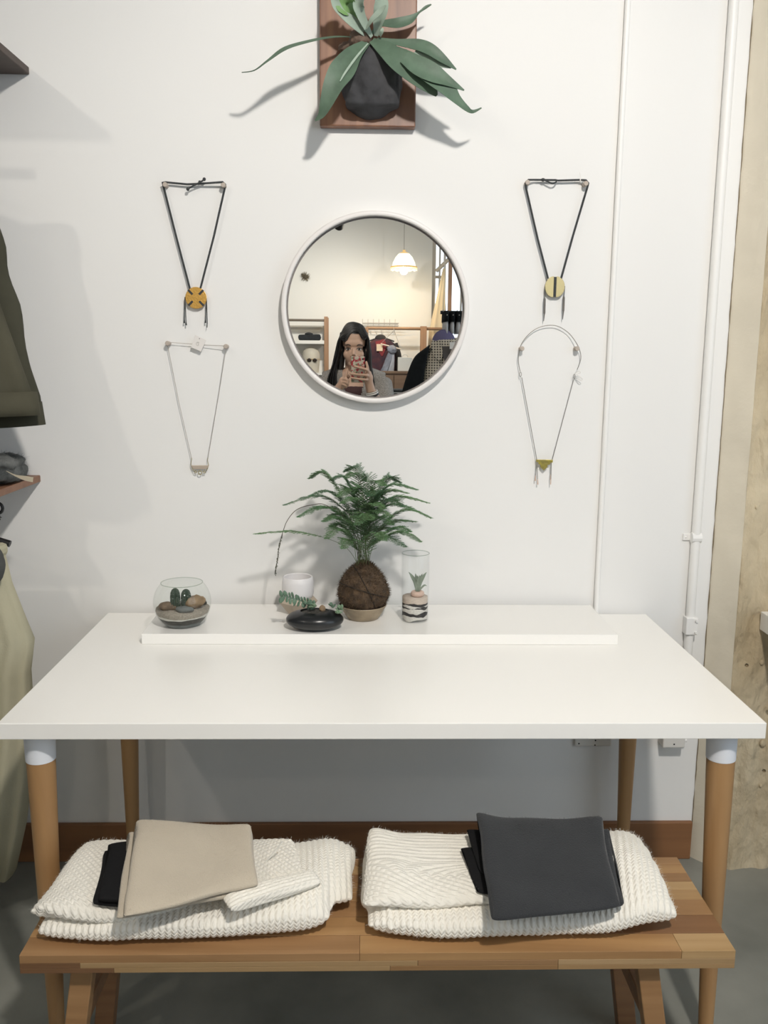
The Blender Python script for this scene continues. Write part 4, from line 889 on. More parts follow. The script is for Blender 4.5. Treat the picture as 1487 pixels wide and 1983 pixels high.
# ring hook below the shelf
q = PY(-1, 984, -.17); T = thing('ring_hook', (q.x, -.16, q.z), 'dark metal ring on the rail below the left shelf', 'ring')
pts = [Vector((q.x-.006, -.16+.016*math.sin(2*pi*j/24), 1.026+.024*math.cos(2*pi*j/24))) for j in range(25)]
obj('ring_wire', MB().tube([Vector((q.x-.004+.012*math.cos(2*pi*j/24), -.17, q.z+.013*math.sin(2*pi*j/24))) for j in range(25)], .004, 8, caps=False), black_m, T, smooth=True)
obj('hook_wire', MB().tube([(q.x-.004, -.17, q.z+.012), (q.x-.004, -.163, 1.047), (q.x-.004, -.155, 1.046)], .002, 6), black_m, T)
# cream skirt and dark bag strap under the lower shelf
linen = mat('pale_linen', (.50, .47, .34), .9, var=.12, vscale=8, bump=.4, bscale=220, spec=.1)
SK = thing('linen_skirt', (-1.05, -.22, .12), 'long pale linen skirt hanging at the left edge down to the floor', 'skirt')
pxs = [(10, 1078), (22, 1130), (45, 1190), (65, 1240), (58, 1300), (64, 1400), (60, 1500), (48, 1600), (28, 1690)]
secs = []
for i, (x, y) in enumerate(pxs):
    q = PY(x, y, -.22); hw = .13+.012*i; secs.append((q.z, q.x-hw, -.22, hw, .035+.006*i))
obj('skirt_body', drape(secs, 90, 12, .03, 4), linen, SK)
boxo('waistband', (secs[0][1]-.13, -.262, secs[0][0]-.004), (secs[0][1]+.125, -.178, secs[0][0]+.03), linen, SK, bevel=.012)
hanger(SK, (secs[0][1], -.16, secs[0][0]+.05), .12, .03, black_m, 1.035)
q = PY(2, 1085, -.30); T = thing('grey_bag', (-1.0, -.3, q.z-.06), 'dark grey bag corner at the far left below the ring', 'bag')
mb = MB(); mb.ell((q.x-.055, -.30, q.z-.012), (.066, .03, .062), 28, 18); me = mb.mesh(True); displace(me, lambda c: noise.fractal(c*20, 1, 2, 3)*.006); obj('bag_body', me, mat('grey_felt', (.07, .072, .068), .9, var=.3, vscale=30), T)
obj('strap', MB().ribbon([(q.x-.06, -.30, q.z+.045), (q.x-.03, -.25, q.z+.09), (q.x-.05, -.17, 1.049), (q.x-.06, -.155, 1.047)], [.014]*4, (1, -.3, .3), 0, .002, 5), mat('grey_felt', (0, 0, 0)), T, smooth=True)

# ---------------------------------------------------------------- right: thick white shelf fixed to the column
q = PY(1473.5, 1184, cy-.004); q2 = PY(1470.5, 1219, cy-.004)
obj('column_shelf', MB().box((q.x, -.55, q2.z), (q.x+.55, cy-.003, q.z)), mat('white_lacquer', (0, 0, 0)), label='thick white shelf jutting out at the right edge, fixed to the column', cat='shelf', bevel=.002)

# ================================================================ what the mirror shows, behind the camera
# ---------------------------------------------------------------- the photographer
skin = mat('skin', (.66, .43, .315), .5, var=.08, vscale=20, spec=.35)
hairm = mat('black_hair', (.016, .014, .013), .42, var=.4, vscale=60, stretch=(3, 3, .3))
PE = thing('person', (-.052, -2.80, 0), 'person with long black hair in a grey cardigan holding up a phone', 'person')
def PH(a, b, c): return CAMP+_R*a+_U*b+_fw*c
hx, hy = -.052, -2.80
p = MB()
p.ell((hx, hy-.015, 1.552), (.072, .090, .094), 36, 24); p.ell((hx, hy+.028, 1.480), (.056, .056, .066), 30, 20); p.ell((hx, hy+.035, 1.430), (.036, .040, .030), 24, 14)
p.ell((hx-.036, hy+.048, 1.480), (.024, .024, .026), 16, 10); p.ell((hx+.036, hy+.048, 1.480), (.024, .024, .026), 16, 10)
p.ell((hx, hy+.062, 1.540), (.052, .020, .024), 20, 12)
p.tube([(hx, hy+.078, 1.512), (hx, hy+.090, 1.490), (hx, hy+.098, 1.474)], [.008, .010, .012], 12); p.ell((hx-.011, hy+.086, 1.470), (.008, .009, .007), 10, 8); p.ell((hx+.011, hy+.086, 1.470), (.008, .009, .007), 10, 8)
for s in (-1, 1): p.ell((hx+s*.071, hy-.005, 1.50), (.008, .018, .028), 12, 10)
p.tube([(hx, hy-.02, 1.45), (hx, hy-.025, 1.36), (hx, hy-.02, 1.31)], [.052, .050, .060], 20)
SHR, SHL = Vector((.112, hy-.02, 1.318)), Vector((-.216, hy-.02, 1.318)); ELR, ELL = Vector((.150, -2.63, 1.10)), Vector((-.255, -2.64, 1.10))
WRR, WRL = PH(.045, -.180, -.035), PH(-.136, -.175, -.035)
p.tube([SHL, (hx-.08, hy-.02, 1.345), (hx, hy-.02, 1.35), (hx+.08, hy-.02, 1.345), SHR], [.048, .05, .055, .05, .048], 16)
for (z, rx, ry) in ((1.27, .145, .088), (1.18, .135, .095), (1.08, .115, .085), (.98, .13, .09), (.90, .155, .10)): p.ell((hx, hy-.015, z), (rx, ry, .085), 28, 16)
for A, B, C_ in ((SHR, ELR, WRR), (SHL, ELL, WRL)):
    p.tube([A, A.lerp(B, .5), B], [.046, .042, .036], 16); p.ell(B, (.037, .037, .037), 14, 10); p.tube([B, B.lerp(C_, .35), C_], [.037, .036, .0255], 16)
for s in (-1, 1): p.tube([(hx+s*.085, hy-.01, .88), (hx+s*.09, hy+.005, .48), (hx+s*.095, hy-.015, .08)], [.082, .058, .036], 18); p.ell((hx+s*.098, hy+.05, .045), (.04, .11, .035), 16, 10)
# right hand, fingers across the back of the phone
def chainf(pts, r0, r1):
    P = spline([PH(*q) for q in pts], 4); n = len(P); p.tube(P, [r0+(r1-r0)*i/(n-1) for i in range(n)], 12); p.ell(P[-1], (r1, r1, r1), 10, 8)
p.tube([WRR, PH(.034, -.135, -.032), PH(.028, -.10, -.028), PH(.027, -.07, -.026)], [.0255, .024, .024, .019], 16)
p.ell(PH(.031, -.108, -.030), (.026, .024, .036), 16, 12)
chainf([(.030, -.068, -.022), (.0265, -.048, -.004), (.022, -.030, -.004), (.0185, -.016, -.007)], .0092, .0066)
chainf([(.030, -.080, -.018), (.020, -.056, .0065), (-.012, -.045, .0075), (-.042, -.036, .0068)], .0094, .0068)
chainf([(.029, -.098, -.018), (.018, -.084, .0075), (-.028, -.080, .008), (-.066, -.075, .0068)], .0092, .0066)
chainf([(.027, -.114, -.018), (.014, -.108, .0070), (-.028, -.103, .0078), (-.062, -.097, .0062)], .0084, .0058)
chainf([(.026, -.115, -.035), (.006, -.095, -.030), (-.014, -.072, -.024)], .0115, .0085)
# left hand, index raised to the screen edge
p.tube([WRL, PH(-.118, -.145, -.024), PH(-.102, -.120, -.016)], [.025, .023, .024], 16); p.ell(PH(-.106, -.126, -.018), (.024, .022, .030), 16, 12)
chainf([(-.098, -.105, -.008), (-.090, -.090, .002), (-.086, -.072, -.001), (-.083, -.056, -.008)], .0092, .0066)
chainf([(-.104, -.110, -.004), (-.088, -.104, .014), (-.078, -.118, .012), (-.090, -.128, .000)], .0090, .0072)
chainf([(-.108, -.122, -.004), (-.090, -.120, .015), (-.080, -.133, .012), (-.092, -.142, .000)], .0088, .0070)
chainf([(-.112, -.134, -.006), (-.096, -.136, .012), (-.088, -.147, .008), (-.098, -.152, -.002)], .0080, .0062)
chainf([(-.100, -.118, -.028), (-.082, -.104, -.024), (-.072, -.090, -.020)], .0105, .0080)
me = remesh(p, .0036, 3); obj('body', me, skin, PE)
eyw = mat('eye_white', (.62, .58, .55), .3); iris = mat('dark_iris', (.02, .013, .01), .2); brow = mat('eyebrow', (.05, .033, .026), .8); lip = mat('lips', (.50, .20, .17), .5)
for s in (-1, 1):
    ex = hx+s*.0315; ez = 1.508
    eo = obj('eye', MB().ell((ex, hy+.0725, ez), (.0145, .006, .0062), 16, 10), eyw, PE, smooth=True)
    obj('iris', MB().ell((ex, hy+.0775, ez), (.0058, .0022, .0058), 14, 8), iris, eo, smooth=True)
    obj('eyelid', MB().tube(spline([(ex-.017, hy+.072, ez-.001), (ex-.008, hy+.0785, ez+.0062), (ex+.004, hy+.079, ez+.007), (ex+.017, hy+.072, ez+.001)], 5), .0021, 6), brow, PE, smooth=True)
    obj('eyebrow', MB().ribbon([(ex-s*.014, hy+.0825, ez+.020), (ex, hy+.0805, ez+.0255), (ex+s*.020, hy+.068, ez+.022)], [.006, .007, .003], (0, 1, .2), 0, .002, 5), brow, PE, smooth=True)
obj('lips', MB().ell((hx, hy+.076, 1.438), (.022, .007, .008), 16, 10), lip, PE, smooth=True)
# hair: strands combed from a side part
hr = random.Random(11); caphair = MB()
caphair.ell((hx, hy-.024, 1.560), (.081, .098, .0995), 40, 26)
me = caphair.mesh(True)
bm = bmesh.new(); bm.from_mesh(me)
dele = [f_ for f_ in bm.faces if f_.calc_center_median().y > hy+.034 and f_.calc_center_median().z < 1.592]
bmesh.ops.delete(bm, geom=dele, context='FACES'); bm.to_mesh(me); bm.free()
hair = obj('hair', me, hairm, PE)
px_ = hx+.030
def strand(mb, pts, r): mb.tube(spline(pts, 5), [r*(.75+.35*math.sin(pi*min(1, i/(5*(len(pts)-1))*1.1))) for i in range(5*(len(pts)-1)+1)], 7, flat=.7)
def dome(x, y): return 1.558+.1015*math.sqrt(max(.01, 1-((x-hx)/.086)**2-((y-(hy-.024))/.102)**2))
def sl_(t): return hy+.060-.148*t
for side in (-1, 1):
    for k in range(130):
        t = k/129; y0 = sl_(t)+hr.uniform(-.003, .003); jl = hr.uniform(-.007, .007); mb = MB(); px0 = px_+hr.uniform(-.003, .003)
        yy = hy+.050-.135*t; g = hr.random()
        if side < 0:
            P = [(px0, y0, dome(px0, y0)+.001), (hx-.012, y0+.004*(1-t), dome(hx-.012, y0)+.003-.014*(1-t)**3), (hx-.048, yy+.014*(1-t), dome(hx-.048, y0)-.016*(1-t)**2+hr.uniform(-.003, .003)), (hx-.080+jl*.4, yy+.002, 1.565+.012*t), (hx-.094+jl, yy-.010, 1.505), (hx-.104+jl-.008*g, hy+.040-.125*t, 1.440), (hx-.112-.022*g, hy+.048-.125*t, 1.385), (hx-.110-.045*g, hy+.058-.13*t, 1.335), (hx-.100-.065*g, hy+.064-.13*t, 1.285+hr.uniform(-.03, .02))]
        else:
            P = [(px0, y0, dome(px0, y0)+.001), (hx+.055, yy+.010*(1-t), dome(hx+.055, y0)-.004*(1-t)), (hx+.078+jl*.4, yy, 1.575+.008*t), (hx+.088+jl, yy-.008, 1.510), (hx+.092+jl, hy+.036-.12*t, 1.440), (hx+.094+.014*g, hy+.046-.12*t, 1.380), (hx+.092+.026*g, hy+.056-.13*t, 1.325), (hx+.084+.040*g, hy+.062-.13*t, 1.275+hr.uniform(-.03, .02))]
        if k % 3 == 0: P = [Vector(q)+Vector((-side*.012*max(0, min(1, (i-2)/2)), .004*max(0, min(1, (i-2)/2)), 0)) for i, q in enumerate(P)]
        strand(mb, P, .0066); obj('hair_lock', mb, hairm, hair, smooth=True)
for s in (-1, 1): obj('hair_mass', MB().tube(spline([(hx+s*.056, hy-.02, 1.60), (hx+s*.068, hy-.01, 1.52), (hx+s*.078, hy-.005, 1.43), (hx+s*.088, hy, 1.36), (hx+s*.092, hy+.015, 1.31)], 5), [.020]*21, 14, flat=1.2), hairm, hair, smooth=True)
# clothes
card = mat('grey_melange_knit', (.44, .41, .38), .95, var=.5, vscale=190, bump=.8, bscale=260, spec=.1)
c = MB()
c.tube([SHL+Vector((-.004, 0, .004)), (hx-.085, hy-.02, 1.352), (hx-.055, hy-.035, 1.365)], [.058, .058, .05], 18); c.tube([SHR+Vector((.004, 0, .004)), (hx+.085, hy-.02, 1.352), (hx+.055, hy-.035, 1.365)], [.058, .058, .05], 18)
c.tube([(hx-.07, hy-.05, 1.36), (hx+.07, hy-.05, 1.36)], .045, 14)
for (z, rx, ry) in ((1.27, .164, .108), (1.18, .160, .115), (1.08, .150, .110), (.98, .162, .115), (.90, .175, .122), (.80, .178, .122)): c.ell((hx, hy-.015, z), (rx, ry, .09), 30, 16)
for A, B, C_ in ((SHR, ELR, WRR), (SHL, ELL, WRL)):
    c.tube([A, A.lerp(B, .5), B], [.060, .056, .050], 18); c.ell(B, (.050, .050, .050), 16, 10); c.tube([B, B.lerp(C_, .58)], [.050, .043], 18)
me = remesh(c, .006, 4); bm = bmesh.new(); bm.from_mesh(me)
dele = [f_ for f_ in bm.faces if (lambda q: q.y > hy-.005 and abs(q.x-hx) < .034+.030*max(0, min(1, (q.z-1.20)/.15)) and q.z > .75)(f_.calc_center_median())]
bmesh.ops.delete(bm, geom=dele, context='FACES'); bm.to_mesh(me); bm.free()
obj('cardigan', me, card, PE)
t_ = MB()
for (z, rx, ry) in ((1.262, .150, .098), (1.22, .150, .099), (1.15, .146, .103), (1.06, .128, .096), (.97, .146, .102), (.88, .166, .112)): t_.ell((hx, hy-.015, z), (rx, ry, .07), 30, 16)
obj('tank_top', remesh(t_, .006, 4), mat('maroon_jersey', (.075, .035, .035), .85), PE)
t_ = MB(); t_.ell((hx, hy-.015, .86), (.176, .118, .10), 28, 16)
for s in (-1, 1): t_.tube([(hx+s*.085, hy-.01, .86), (hx+s*.09, hy+.005, .48), (hx+s*.095, hy-.015, .09)], [.096, .07, .052], 20)
obj('trousers', remesh(t_, .008, 4), mat('dark_denim', (.03, .035, .05), .85, var=.3, vscale=60), PE)
for s in (-1, 1):
    t_ = MB(); t_.ell((hx+s*.098, hy+.045, .048), (.047, .125, .044), 20, 14); t_.ell((hx+s*.097, hy-.02, .075), (.045, .055, .05), 16, 12); t_.box((hx+s*.098-.042, hy-.075, .002), (hx+s*.098+.042, hy+.165, .02)); obj('shoe', remesh(t_, .006, 3), mat('black_leather', (.015, .014, .014), .4), PE)
d = (PH(.034, -.135, -.032)-WRR).normalized(); e1 = d.orthogonal().normalized(); e2 = d.cross(e1); wc = WRR.lerp(ELR, .06)
for off, r_, m in ((0, .0045, mat('white_beads', (.75, .73, .70), .3)), (-.011, .004, black_m), (.010, .003, mat('white_beads', (0, 0, 0)))):
    obj('bracelet', MB().tube([wc+d*off+(e1*math.cos(2*pi*j/24)+e2*math.sin(2*pi*j/24))*.031 for j in range(25)], r_, 8, caps=False), m, PE, smooth=True)
# phone in a floral case
T = thing('mobile_phone', PH(-.027, -.055, -.008), 'mobile phone in a cream and red floral case held up to the mirror', 'phone')
cm = bpy.data.materials.new('floral_case'); cm.use_nodes = True; nt = cm.node_tree; b = nt.nodes['Principled BSDF']; b.inputs['Roughness'].default_value = .35
tc = nt.nodes.new('ShaderNodeTexCoord'); vo = nt.nodes.new('ShaderNodeTexVoronoi'); vo.inputs['Scale'].default_value = 95; nt.links.new(tc.outputs['Object'], vo.inputs['Vector'])
rp = nt.nodes.new('ShaderNodeValToRGB'); rp.color_ramp.interpolation = 'CONSTANT'; el = rp.color_ramp.elements; el[0].color = (.62, .56, .46, 1); el[0].position = 0
for pos, cc in ((.34, (.50, .045, .06, 1)), (.56, (.66, .60, .50, 1)), (.74, (.50, .16, .15, 1)), (.88, (.22, .26, .16, 1))): x = el.new(pos); x.color = cc
el[-1].color = (.22, .26, .16, 1)
sp_ = nt.nodes.new('ShaderNodeSeparateColor'); nt.links.new(vo.outputs['Color'], sp_.inputs[0]); nt.links.new(sp_.outputs[0], rp.inputs[0]); nt.links.new(rp.outputs[0], b.inputs['Base Color'])
Mp = Matrix(((_R.x, _fw.x, _U.x, CAMP.x), (_R.y, _fw.y, _U.y, CAMP.y), (_R.z, _fw.z, _U.z, CAMP.z), (0, 0, 0, 1)))
def pbox(a, b): return MB().box(a, b, Mp)
obj('case', pbox((-.062, -.0135, -.126), (.0105, -.0045, .0135)), cm, T, bevel=.004, bseg=3)
obj('screen', pbox((-.058, -.0142, -.120), (.0065, -.0134, .008)), mat('phone_screen', (.02, .02, .022), .1, emit=(.8, .8, .78), estr=.6), T)
obj('lens_ring', MB().tube([PH(0, 0, -.0049), PH(0, 0, -.0042)], .0045, 20), black_m, T)

# ---------------------------------------------------------------- far shelf rack on the left
rackw = woodmat('rack_oak', (.40, .235, .135), (.30, .17, .095), 2, 8, .5); rackx = woodmat('rack_oak_flat', (.36, .22, .13), (.27, .16, .09), 0, 8, .5)
RY = -9.55
def mp(x, y, Y=RY): return PM(x, y, Y)
R1 = thing('display_rack', (-.95, RY-.15, 0), 'oak post shelf rack on the far wall with a head form and black folded item', 'rack')
a = mp(627.5, 613); b = mp(634.5, 613)
boxo('post', (a.x, RY-.05, 0), (b.x, RY, a.z), rackw, R1); boxo('post', (-1.55, RY-.05, 0), (-1.50, RY, a.z), rackw, R1); boxo('post', (a.x, YB+.005, 0), (b.x, YB+.05, a.z), rackw, R1)
z = mp(600, 620).z; obj('rail', MB().tube([(-1.5, RY-.025, z), (a.x, RY-.025, z)], .016, 10), mat('bronze_rail', (.16, .13, .10), .4), R1, smooth=True)
z0, z1 = mp(590, 637).z, mp(590, 629).z; boxo('upper_board', (-1.5, RY-.27, z0), (a.x, RY-.24, z1), mat('grey_board', (.50, .47, .42), .6), R1)
zs_ = mp(600, 659.5, RY-.12).z; boxo('shelf_board', (-1.5, YB+.01, zs_-.045), (a.x, RY, zs_), mat('white_board', (.80, .79, .76), .5), R1)
zb_ = mp(600, 722).z; boxo('shelf_board', (-1.5, YB+.01, zb_-.03), (a.x, RY, zb_), mat('white_board', (0, 0, 0)), R1)
q0, q1 = mp(578, 658, RY-.12), mp(621, 645, RY-.12)
me = slab([(q0.x, RY-.05), (q1.x, RY-.05), (q1.x, RY-.20), (q0.x, RY-.20)], [zs_+.001]*4, [.075, .085, .085, .075], ns=60, nt=40, cap=8, sq=.4, wob=.004)
T = thing('black_folded_beanie', ((q0.x+q1.x)/2, RY-.12, zs_), 'black folded knit item on the far left shelf, seen in the mirror', 'knitwear'); obj('folded_body', me, mat('black_knit_far', (.02, .024, .03), .9, var=.3, vscale=30), T)
obj('folded_top', MB().ell(((q0.x+q1.x)/2-.01, RY-.12, zs_+.085), (.055, .06, .022), 20, 12), mat('black_knit_far', (0, 0, 0)), T, smooth=True)
# head form with sunglasses
hc = mp(602, 690, RY-.15); HF = thing('head_form', (hc.x, RY-.15, zb_), 'pale egg-shaped head form on the far shelf, seen in the mirror', 'mannequin head')
obj('form', MB().lathe([(.10, 0), (.108, .05), (.115, .12), (.118, hc.z-zb_-.03), (.115, hc.z-zb_+.03), (.098, hc.z-zb_+.075), (.065, hc.z-zb_+.105), (.03, hc.z-zb_+.118), (.001, hc.z-zb_+.12)], (hc.x, RY-.15, zb_), 40, 1, .9), mat('pale_plaster', (.58, .54, .46), .6), HF, smooth=True)
SG = thing('sunglasses', (hc.x, RY-.04, hc.z), 'dark aviator sunglasses on the pale head form, seen in the mirror', 'sunglasses')
lensm = mat('dark_lens', (.03, .022, .018), .1); sx0 = mp(604.2, 697.5, RY-.04)
for s in (-1, 1):
    obj('lens', MB().ell((sx0.x+s*.036, RY-.038, sx0.z), (.030, .004, .024), 20, 12), lensm, SG, smooth=True)
    obj('temple', MB().tube([(sx0.x+s*.064, RY-.04, sx0.z+.015), (sx0.x+s*.115, RY-.13, sx0.z+.012)], .0025, 6), gold, SG)
obj('bridge', MB().tube([(sx0.x-.02, RY-.036, sx0.z+.012), (sx0.x, RY-.034, sx0.z+.017), (sx0.x+.02, RY-.036, sx0.z+.012)], .0028, 6), gold, SG)
# dry wreath on the far wall
wc = mp(591, 536, YB+.03); T = thing('dried_wreath', (wc.x, YB, wc.z), 'small dried brown starburst on the far wall, seen in the mirror', 'decoration'); mb = MB()
for k in range(130):
    a = hr.uniform(0, 2*pi); L = hr.uniform(.04, .075); mb.tube([(wc.x, YB+.006, wc.z), (wc.x+math.cos(a)*L, YB+hr.uniform(.004, .05), wc.z+math.sin(a)*L)], [.003, .0008], 4)
obj('twigs', mb, mat('dry_twigs', (.20, .17, .11), .9), T, kind='stuff'); obj('centre', MB().ell((wc.x, YB+.018, wc.z), (.028, .018, .028), 16, 10), mat('dry_centre', (.09, .075, .05), .9), T, smooth=True)

# ---------------------------------------------------------------- far clothes rail
CRY = -9.45
R2 = thing('clothes_rail', (.45, CRY, 0), 'oak clothes rail on the far wall with square posts, seen in the mirror', 'rack')
zr = mp(760, 636, CRY).z; pa = mp(814, 632, CRY); pb = mp(826, 632, CRY); pl = mp(709, 634, CRY)
obj('rail', MB().tube([(pl.x, CRY, zr), (1.35, CRY, zr)], .020, 12), rackx, R2, smooth=True)
boxo('post', (pa.x, CRY-.045, 0), (pb.x, CRY+.045, pa.z), rackw, R2); boxo('post', (pl.x-.03, CRY-.045, 0), (pl.x+.03, CRY+.045, pl.z), rackw, R2); boxo('post', (1.33, CRY-.045, 0), (1.40, CRY+.045, pa.z), rackw, R2)
wr = mat('thin_wire', (.45, .42, .38), .4, metal=.6); wz0_, wz1_ = mp(740, 630.5, CRY-.2).z, mp(740, 625.5, CRY-.2).z; wxa, wxb = mp(702, 628, CRY-.2).x, mp(765, 628, CRY-.2).x
WS = thing('wire_basket', ((wxa+wxb)/2, CRY-.2, wz0_), 'thin wire shelf on the far wall above the clothes rail', 'wire shelf')
for zz in (wz0_, wz1_): obj('long_wire', MB().tube([(wxa, CRY-.2, zz), (wxb+.05, CRY-.2, zz)], .004, 6), wr, WS); obj('long_wire', MB().tube([(wxa, YB+.01, zz), (wxb+.05, YB+.01, zz)], .004, 6), wr, WS)
for k in range(7):
    x = wxa+(wxb-wxa)*k/6; obj('cross_wire', MB().tube([(x, CRY-.2, wz1_+.05), (x, CRY-.2, wz0_), (x, YB+.0, wz0_)], .003, 6), wr, WS)
# maroon hooded jacket
mar = mat('maroon_plaid', (.085, .028, .034), .9, var=.6, vscale=14, col2=(.035, .022, .035)); mar2 = mat('maroon_lining', (.20, .03, .035), .9); hood = mat('dark_hood', (.03, .028, .03), .9)
MJ = thing('maroon_jacket', (.30, CRY, .9), 'maroon hooded jacket hanging on the far rail, seen in the mirror', 'jacket')
jt = mp(736, 649, CRY); jl_, jr_ = mp(705, 675, CRY), mp(775, 692, CRY); jc = mp(738, 690, CRY)
secs = [(jt.z-.045, jc.x, CRY, .06, .05), (jt.z-.075, jc.x, CRY, .13, .07), (jt.z-.12, jc.x, CRY, .19, .08), (jt.z-.25, jc.x, CRY, .20, .085), (jt.z-.45, jc.x, CRY, .20, .09), (jt.z-.75, jc.x, CRY, .21, .10)]
obj('jacket_body', drape(secs, 64, 7, .02, 3), mar, MJ)
obj('hood', MB().ell((jc.x-.01, CRY-.01, jt.z-.045), (.075, .07, .055), 24, 14), hood, MJ, smooth=True)
for s in (-1, 1): obj('sleeve', MB().tube(spline([(jc.x+s*.17, CRY, jt.z-.11), (jc.x+s*.225, CRY+.01, jt.z-.30), (jc.x+s*.235, CRY+.02, jt.z-.60)], 5), [.06]*11, 16, flat=.8), mar if s < 0 else hood, MJ, smooth=True)
obj('lining', MB().ribbon([(jc.x-.02, CRY+.078, jt.z-.07), (jc.x, CRY+.095, jt.z-.15), (jc.x+.01, CRY+.10, jt.z-.27)], [.12, .13, .02], (0, 1, 0), .03, .003, 5), mar2, MJ, smooth=True)
tq = mp(735, 673, CRY+.13); obj('tag', MB().box((tq.x-.04, CRY+.11, tq.z-.045), (tq.x+.04, CRY+.112, tq.z+.045)), mat('cream_card', (.72, .58, .42), .7), MJ)
hanger(MJ, (jc.x, CRY, jt.z-.03), .17, .05, black_m, zr)
# grey-blue scarf on a wire hanger in front
bs_ = mat('blue_grey_cloth', (.26, .28, .34), .9, var=.35, vscale=25); SQ = CRY+.16
BSH = thing('blue_scarf', (.45, SQ, 1.3), 'pale blue grey scarf knotted on a wire hanger, seen in the mirror', 'scarf')
k0 = mp(759, 676, SQ); p1_ = [mp(*q, SQ) for q in ((757, 678), (752, 695), (746, 712), (742, 720))]; p2_ = [mp(*q, SQ) for q in ((760, 680), (757, 700), (755, 722))]
mb = MB().ell(k0, (.062, .04, .055), 24, 16); me = mb.mesh(True); displace(me, lambda c: noise.fractal(c*28, 1, 2, 3)*.014); obj('knot', me, bs_, BSH)
obj('scarf_end', MB().ribbon(p1_, [.04, .07, .075, .08], (0, 1, 0), .15, .012, 5), bs_, BSH, smooth=True); obj('scarf_end', MB().ribbon(p2_, [.05, .09, .10], (0, 1, 0), -.12, .012, 5), mat('pale_blue_cloth', (.42, .44, .50), .9, var=.2, vscale=25), BSH, smooth=True)
hk = mp(763, 640, SQ); ha, hb_ = mp(737, 666, SQ), mp(776, 676, SQ)
obj('hanger_wire', MB().tube([hk, ha, hb_, hk], .004, 6), wr, BSH); obj('hanger_wire', MB().tube([hk, Vector((hk.x, CRY+.0, zr+.03)), Vector((hk.x, CRY-.02, zr+.02))], .003, 6), wr, BSH); obj('hanger_bar', MB().tube([ha, hb_], .009, 8), mat('pale_bar', (.7, .6, .5), .5), BSH)
# cabinet and white bag
cab = woodmat('cabinet_wood', (.20, .125, .08), (.14, .085, .055), 0, 5, .5); CBY = -8.9
c0_ = mp(712, 718.5, CBY); c1_ = mp(800, 718.5, CBY)
CB = thing('wood_cabinet', ((c0_.x+c1_.x)/2, CBY-.25, 0), 'brown wooden cabinet below the far clothes rail, seen in the mirror', 'cabinet')
boxo('body', (c0_.x-.1, CBY-.30, 0), (c1_.x+.2, CBY-.02, c0_.z-.03), cab, CB); boxo('top', (c0_.x-.11, CBY-.31, c0_.z-.03), (c1_.x+.21, CBY, c0_.z), cab, CB)
for k in range(2): x = c0_.x-.09+k*(c1_.x-c0_.x+.28)/2; d_ = boxo('door', (x, CBY-.022, .06), (x+(c1_.x-c0_.x+.26)/2, CBY-.004, c0_.z-.05), cab, CB); obj('knob', MB().ell((x+.05+.3*(1-k), CBY+.006, .8), (.012, .012, .012), 10, 8), gold, d_)
w0_, w1_ = mp(770, 718, CBY-.2), mp(794, 692, CBY-.2)
T = thing('white_bag', ((w0_.x+w1_.x)/2, CBY-.2, c0_.z), 'pale grey paper bag standing on the far cabinet, seen in the mirror', 'bag')
boxo('bag_body', (w0_.x, CBY-.27, c0_.z), (w1_.x+.02, CBY-.13, w1_.z), mat('pale_paper', (.60, .60, .57), .7), T, bevel=.006)
obj('bag_handle', MB().tube(spline([(w0_.x+.05, CBY-.13, w1_.z), (w0_.x+.07, CBY-.13, w1_.z+.03), (w1_.x-.05, CBY-.13, w1_.z+.03), (w1_.x-.03, CBY-.13, w1_.z)], 4), .004, 6), mat('pale_paper', (0, 0, 0)), T)
# low display table with folded clothes
TY = -7.4; t0 = mp(735, 764, TY); T = thing('display_table', (.35, TY-.3, 0), 'dark wooden display table in the middle of the shop, seen in the mirror', 'table')
boxo('table_top', (t0.x-.2, TY-.6, t0.z-.03), (t0.x+.75, TY, t0.z), cab, T)
for x in (t0.x-.18, t0.x+.69):
    for y in (TY-.58, TY-.06): boxo('leg', (x, y, 0), (x+.04, y+.04, t0.z-.03), cab, T)
for i, (px0, px1, py, hh, m, lab) in enumerate(((748, 790, 762, .03, mat('grey_tee', (.45, .44, .43), .9, var=.3, vscale=20), 'grey folded top on the display table, lower of the pair'), (752, 788, 756, .026, mat('dark_tee', (.08, .08, .085), .9), 'dark folded top on the display table, upper of the pair'))):
    a, b = mp(px0, 760, TY-.15), mp(px1, 760, TY-.15); zz = t0.z+(0 if i == 0 else .0315)
    T = thing('folded_top', ((a.x+b.x)/2, TY-.2, zz), lab, 'clothing'); obj('folded_body', slab([(a.x, TY-.04), (b.x, TY-.04), (b.x, TY-.34), (a.x, TY-.34)], [zz+.001]*4, [hh]*4, ns=50, nt=36, cap=6, wob=.003, seed=i*9), m, T)

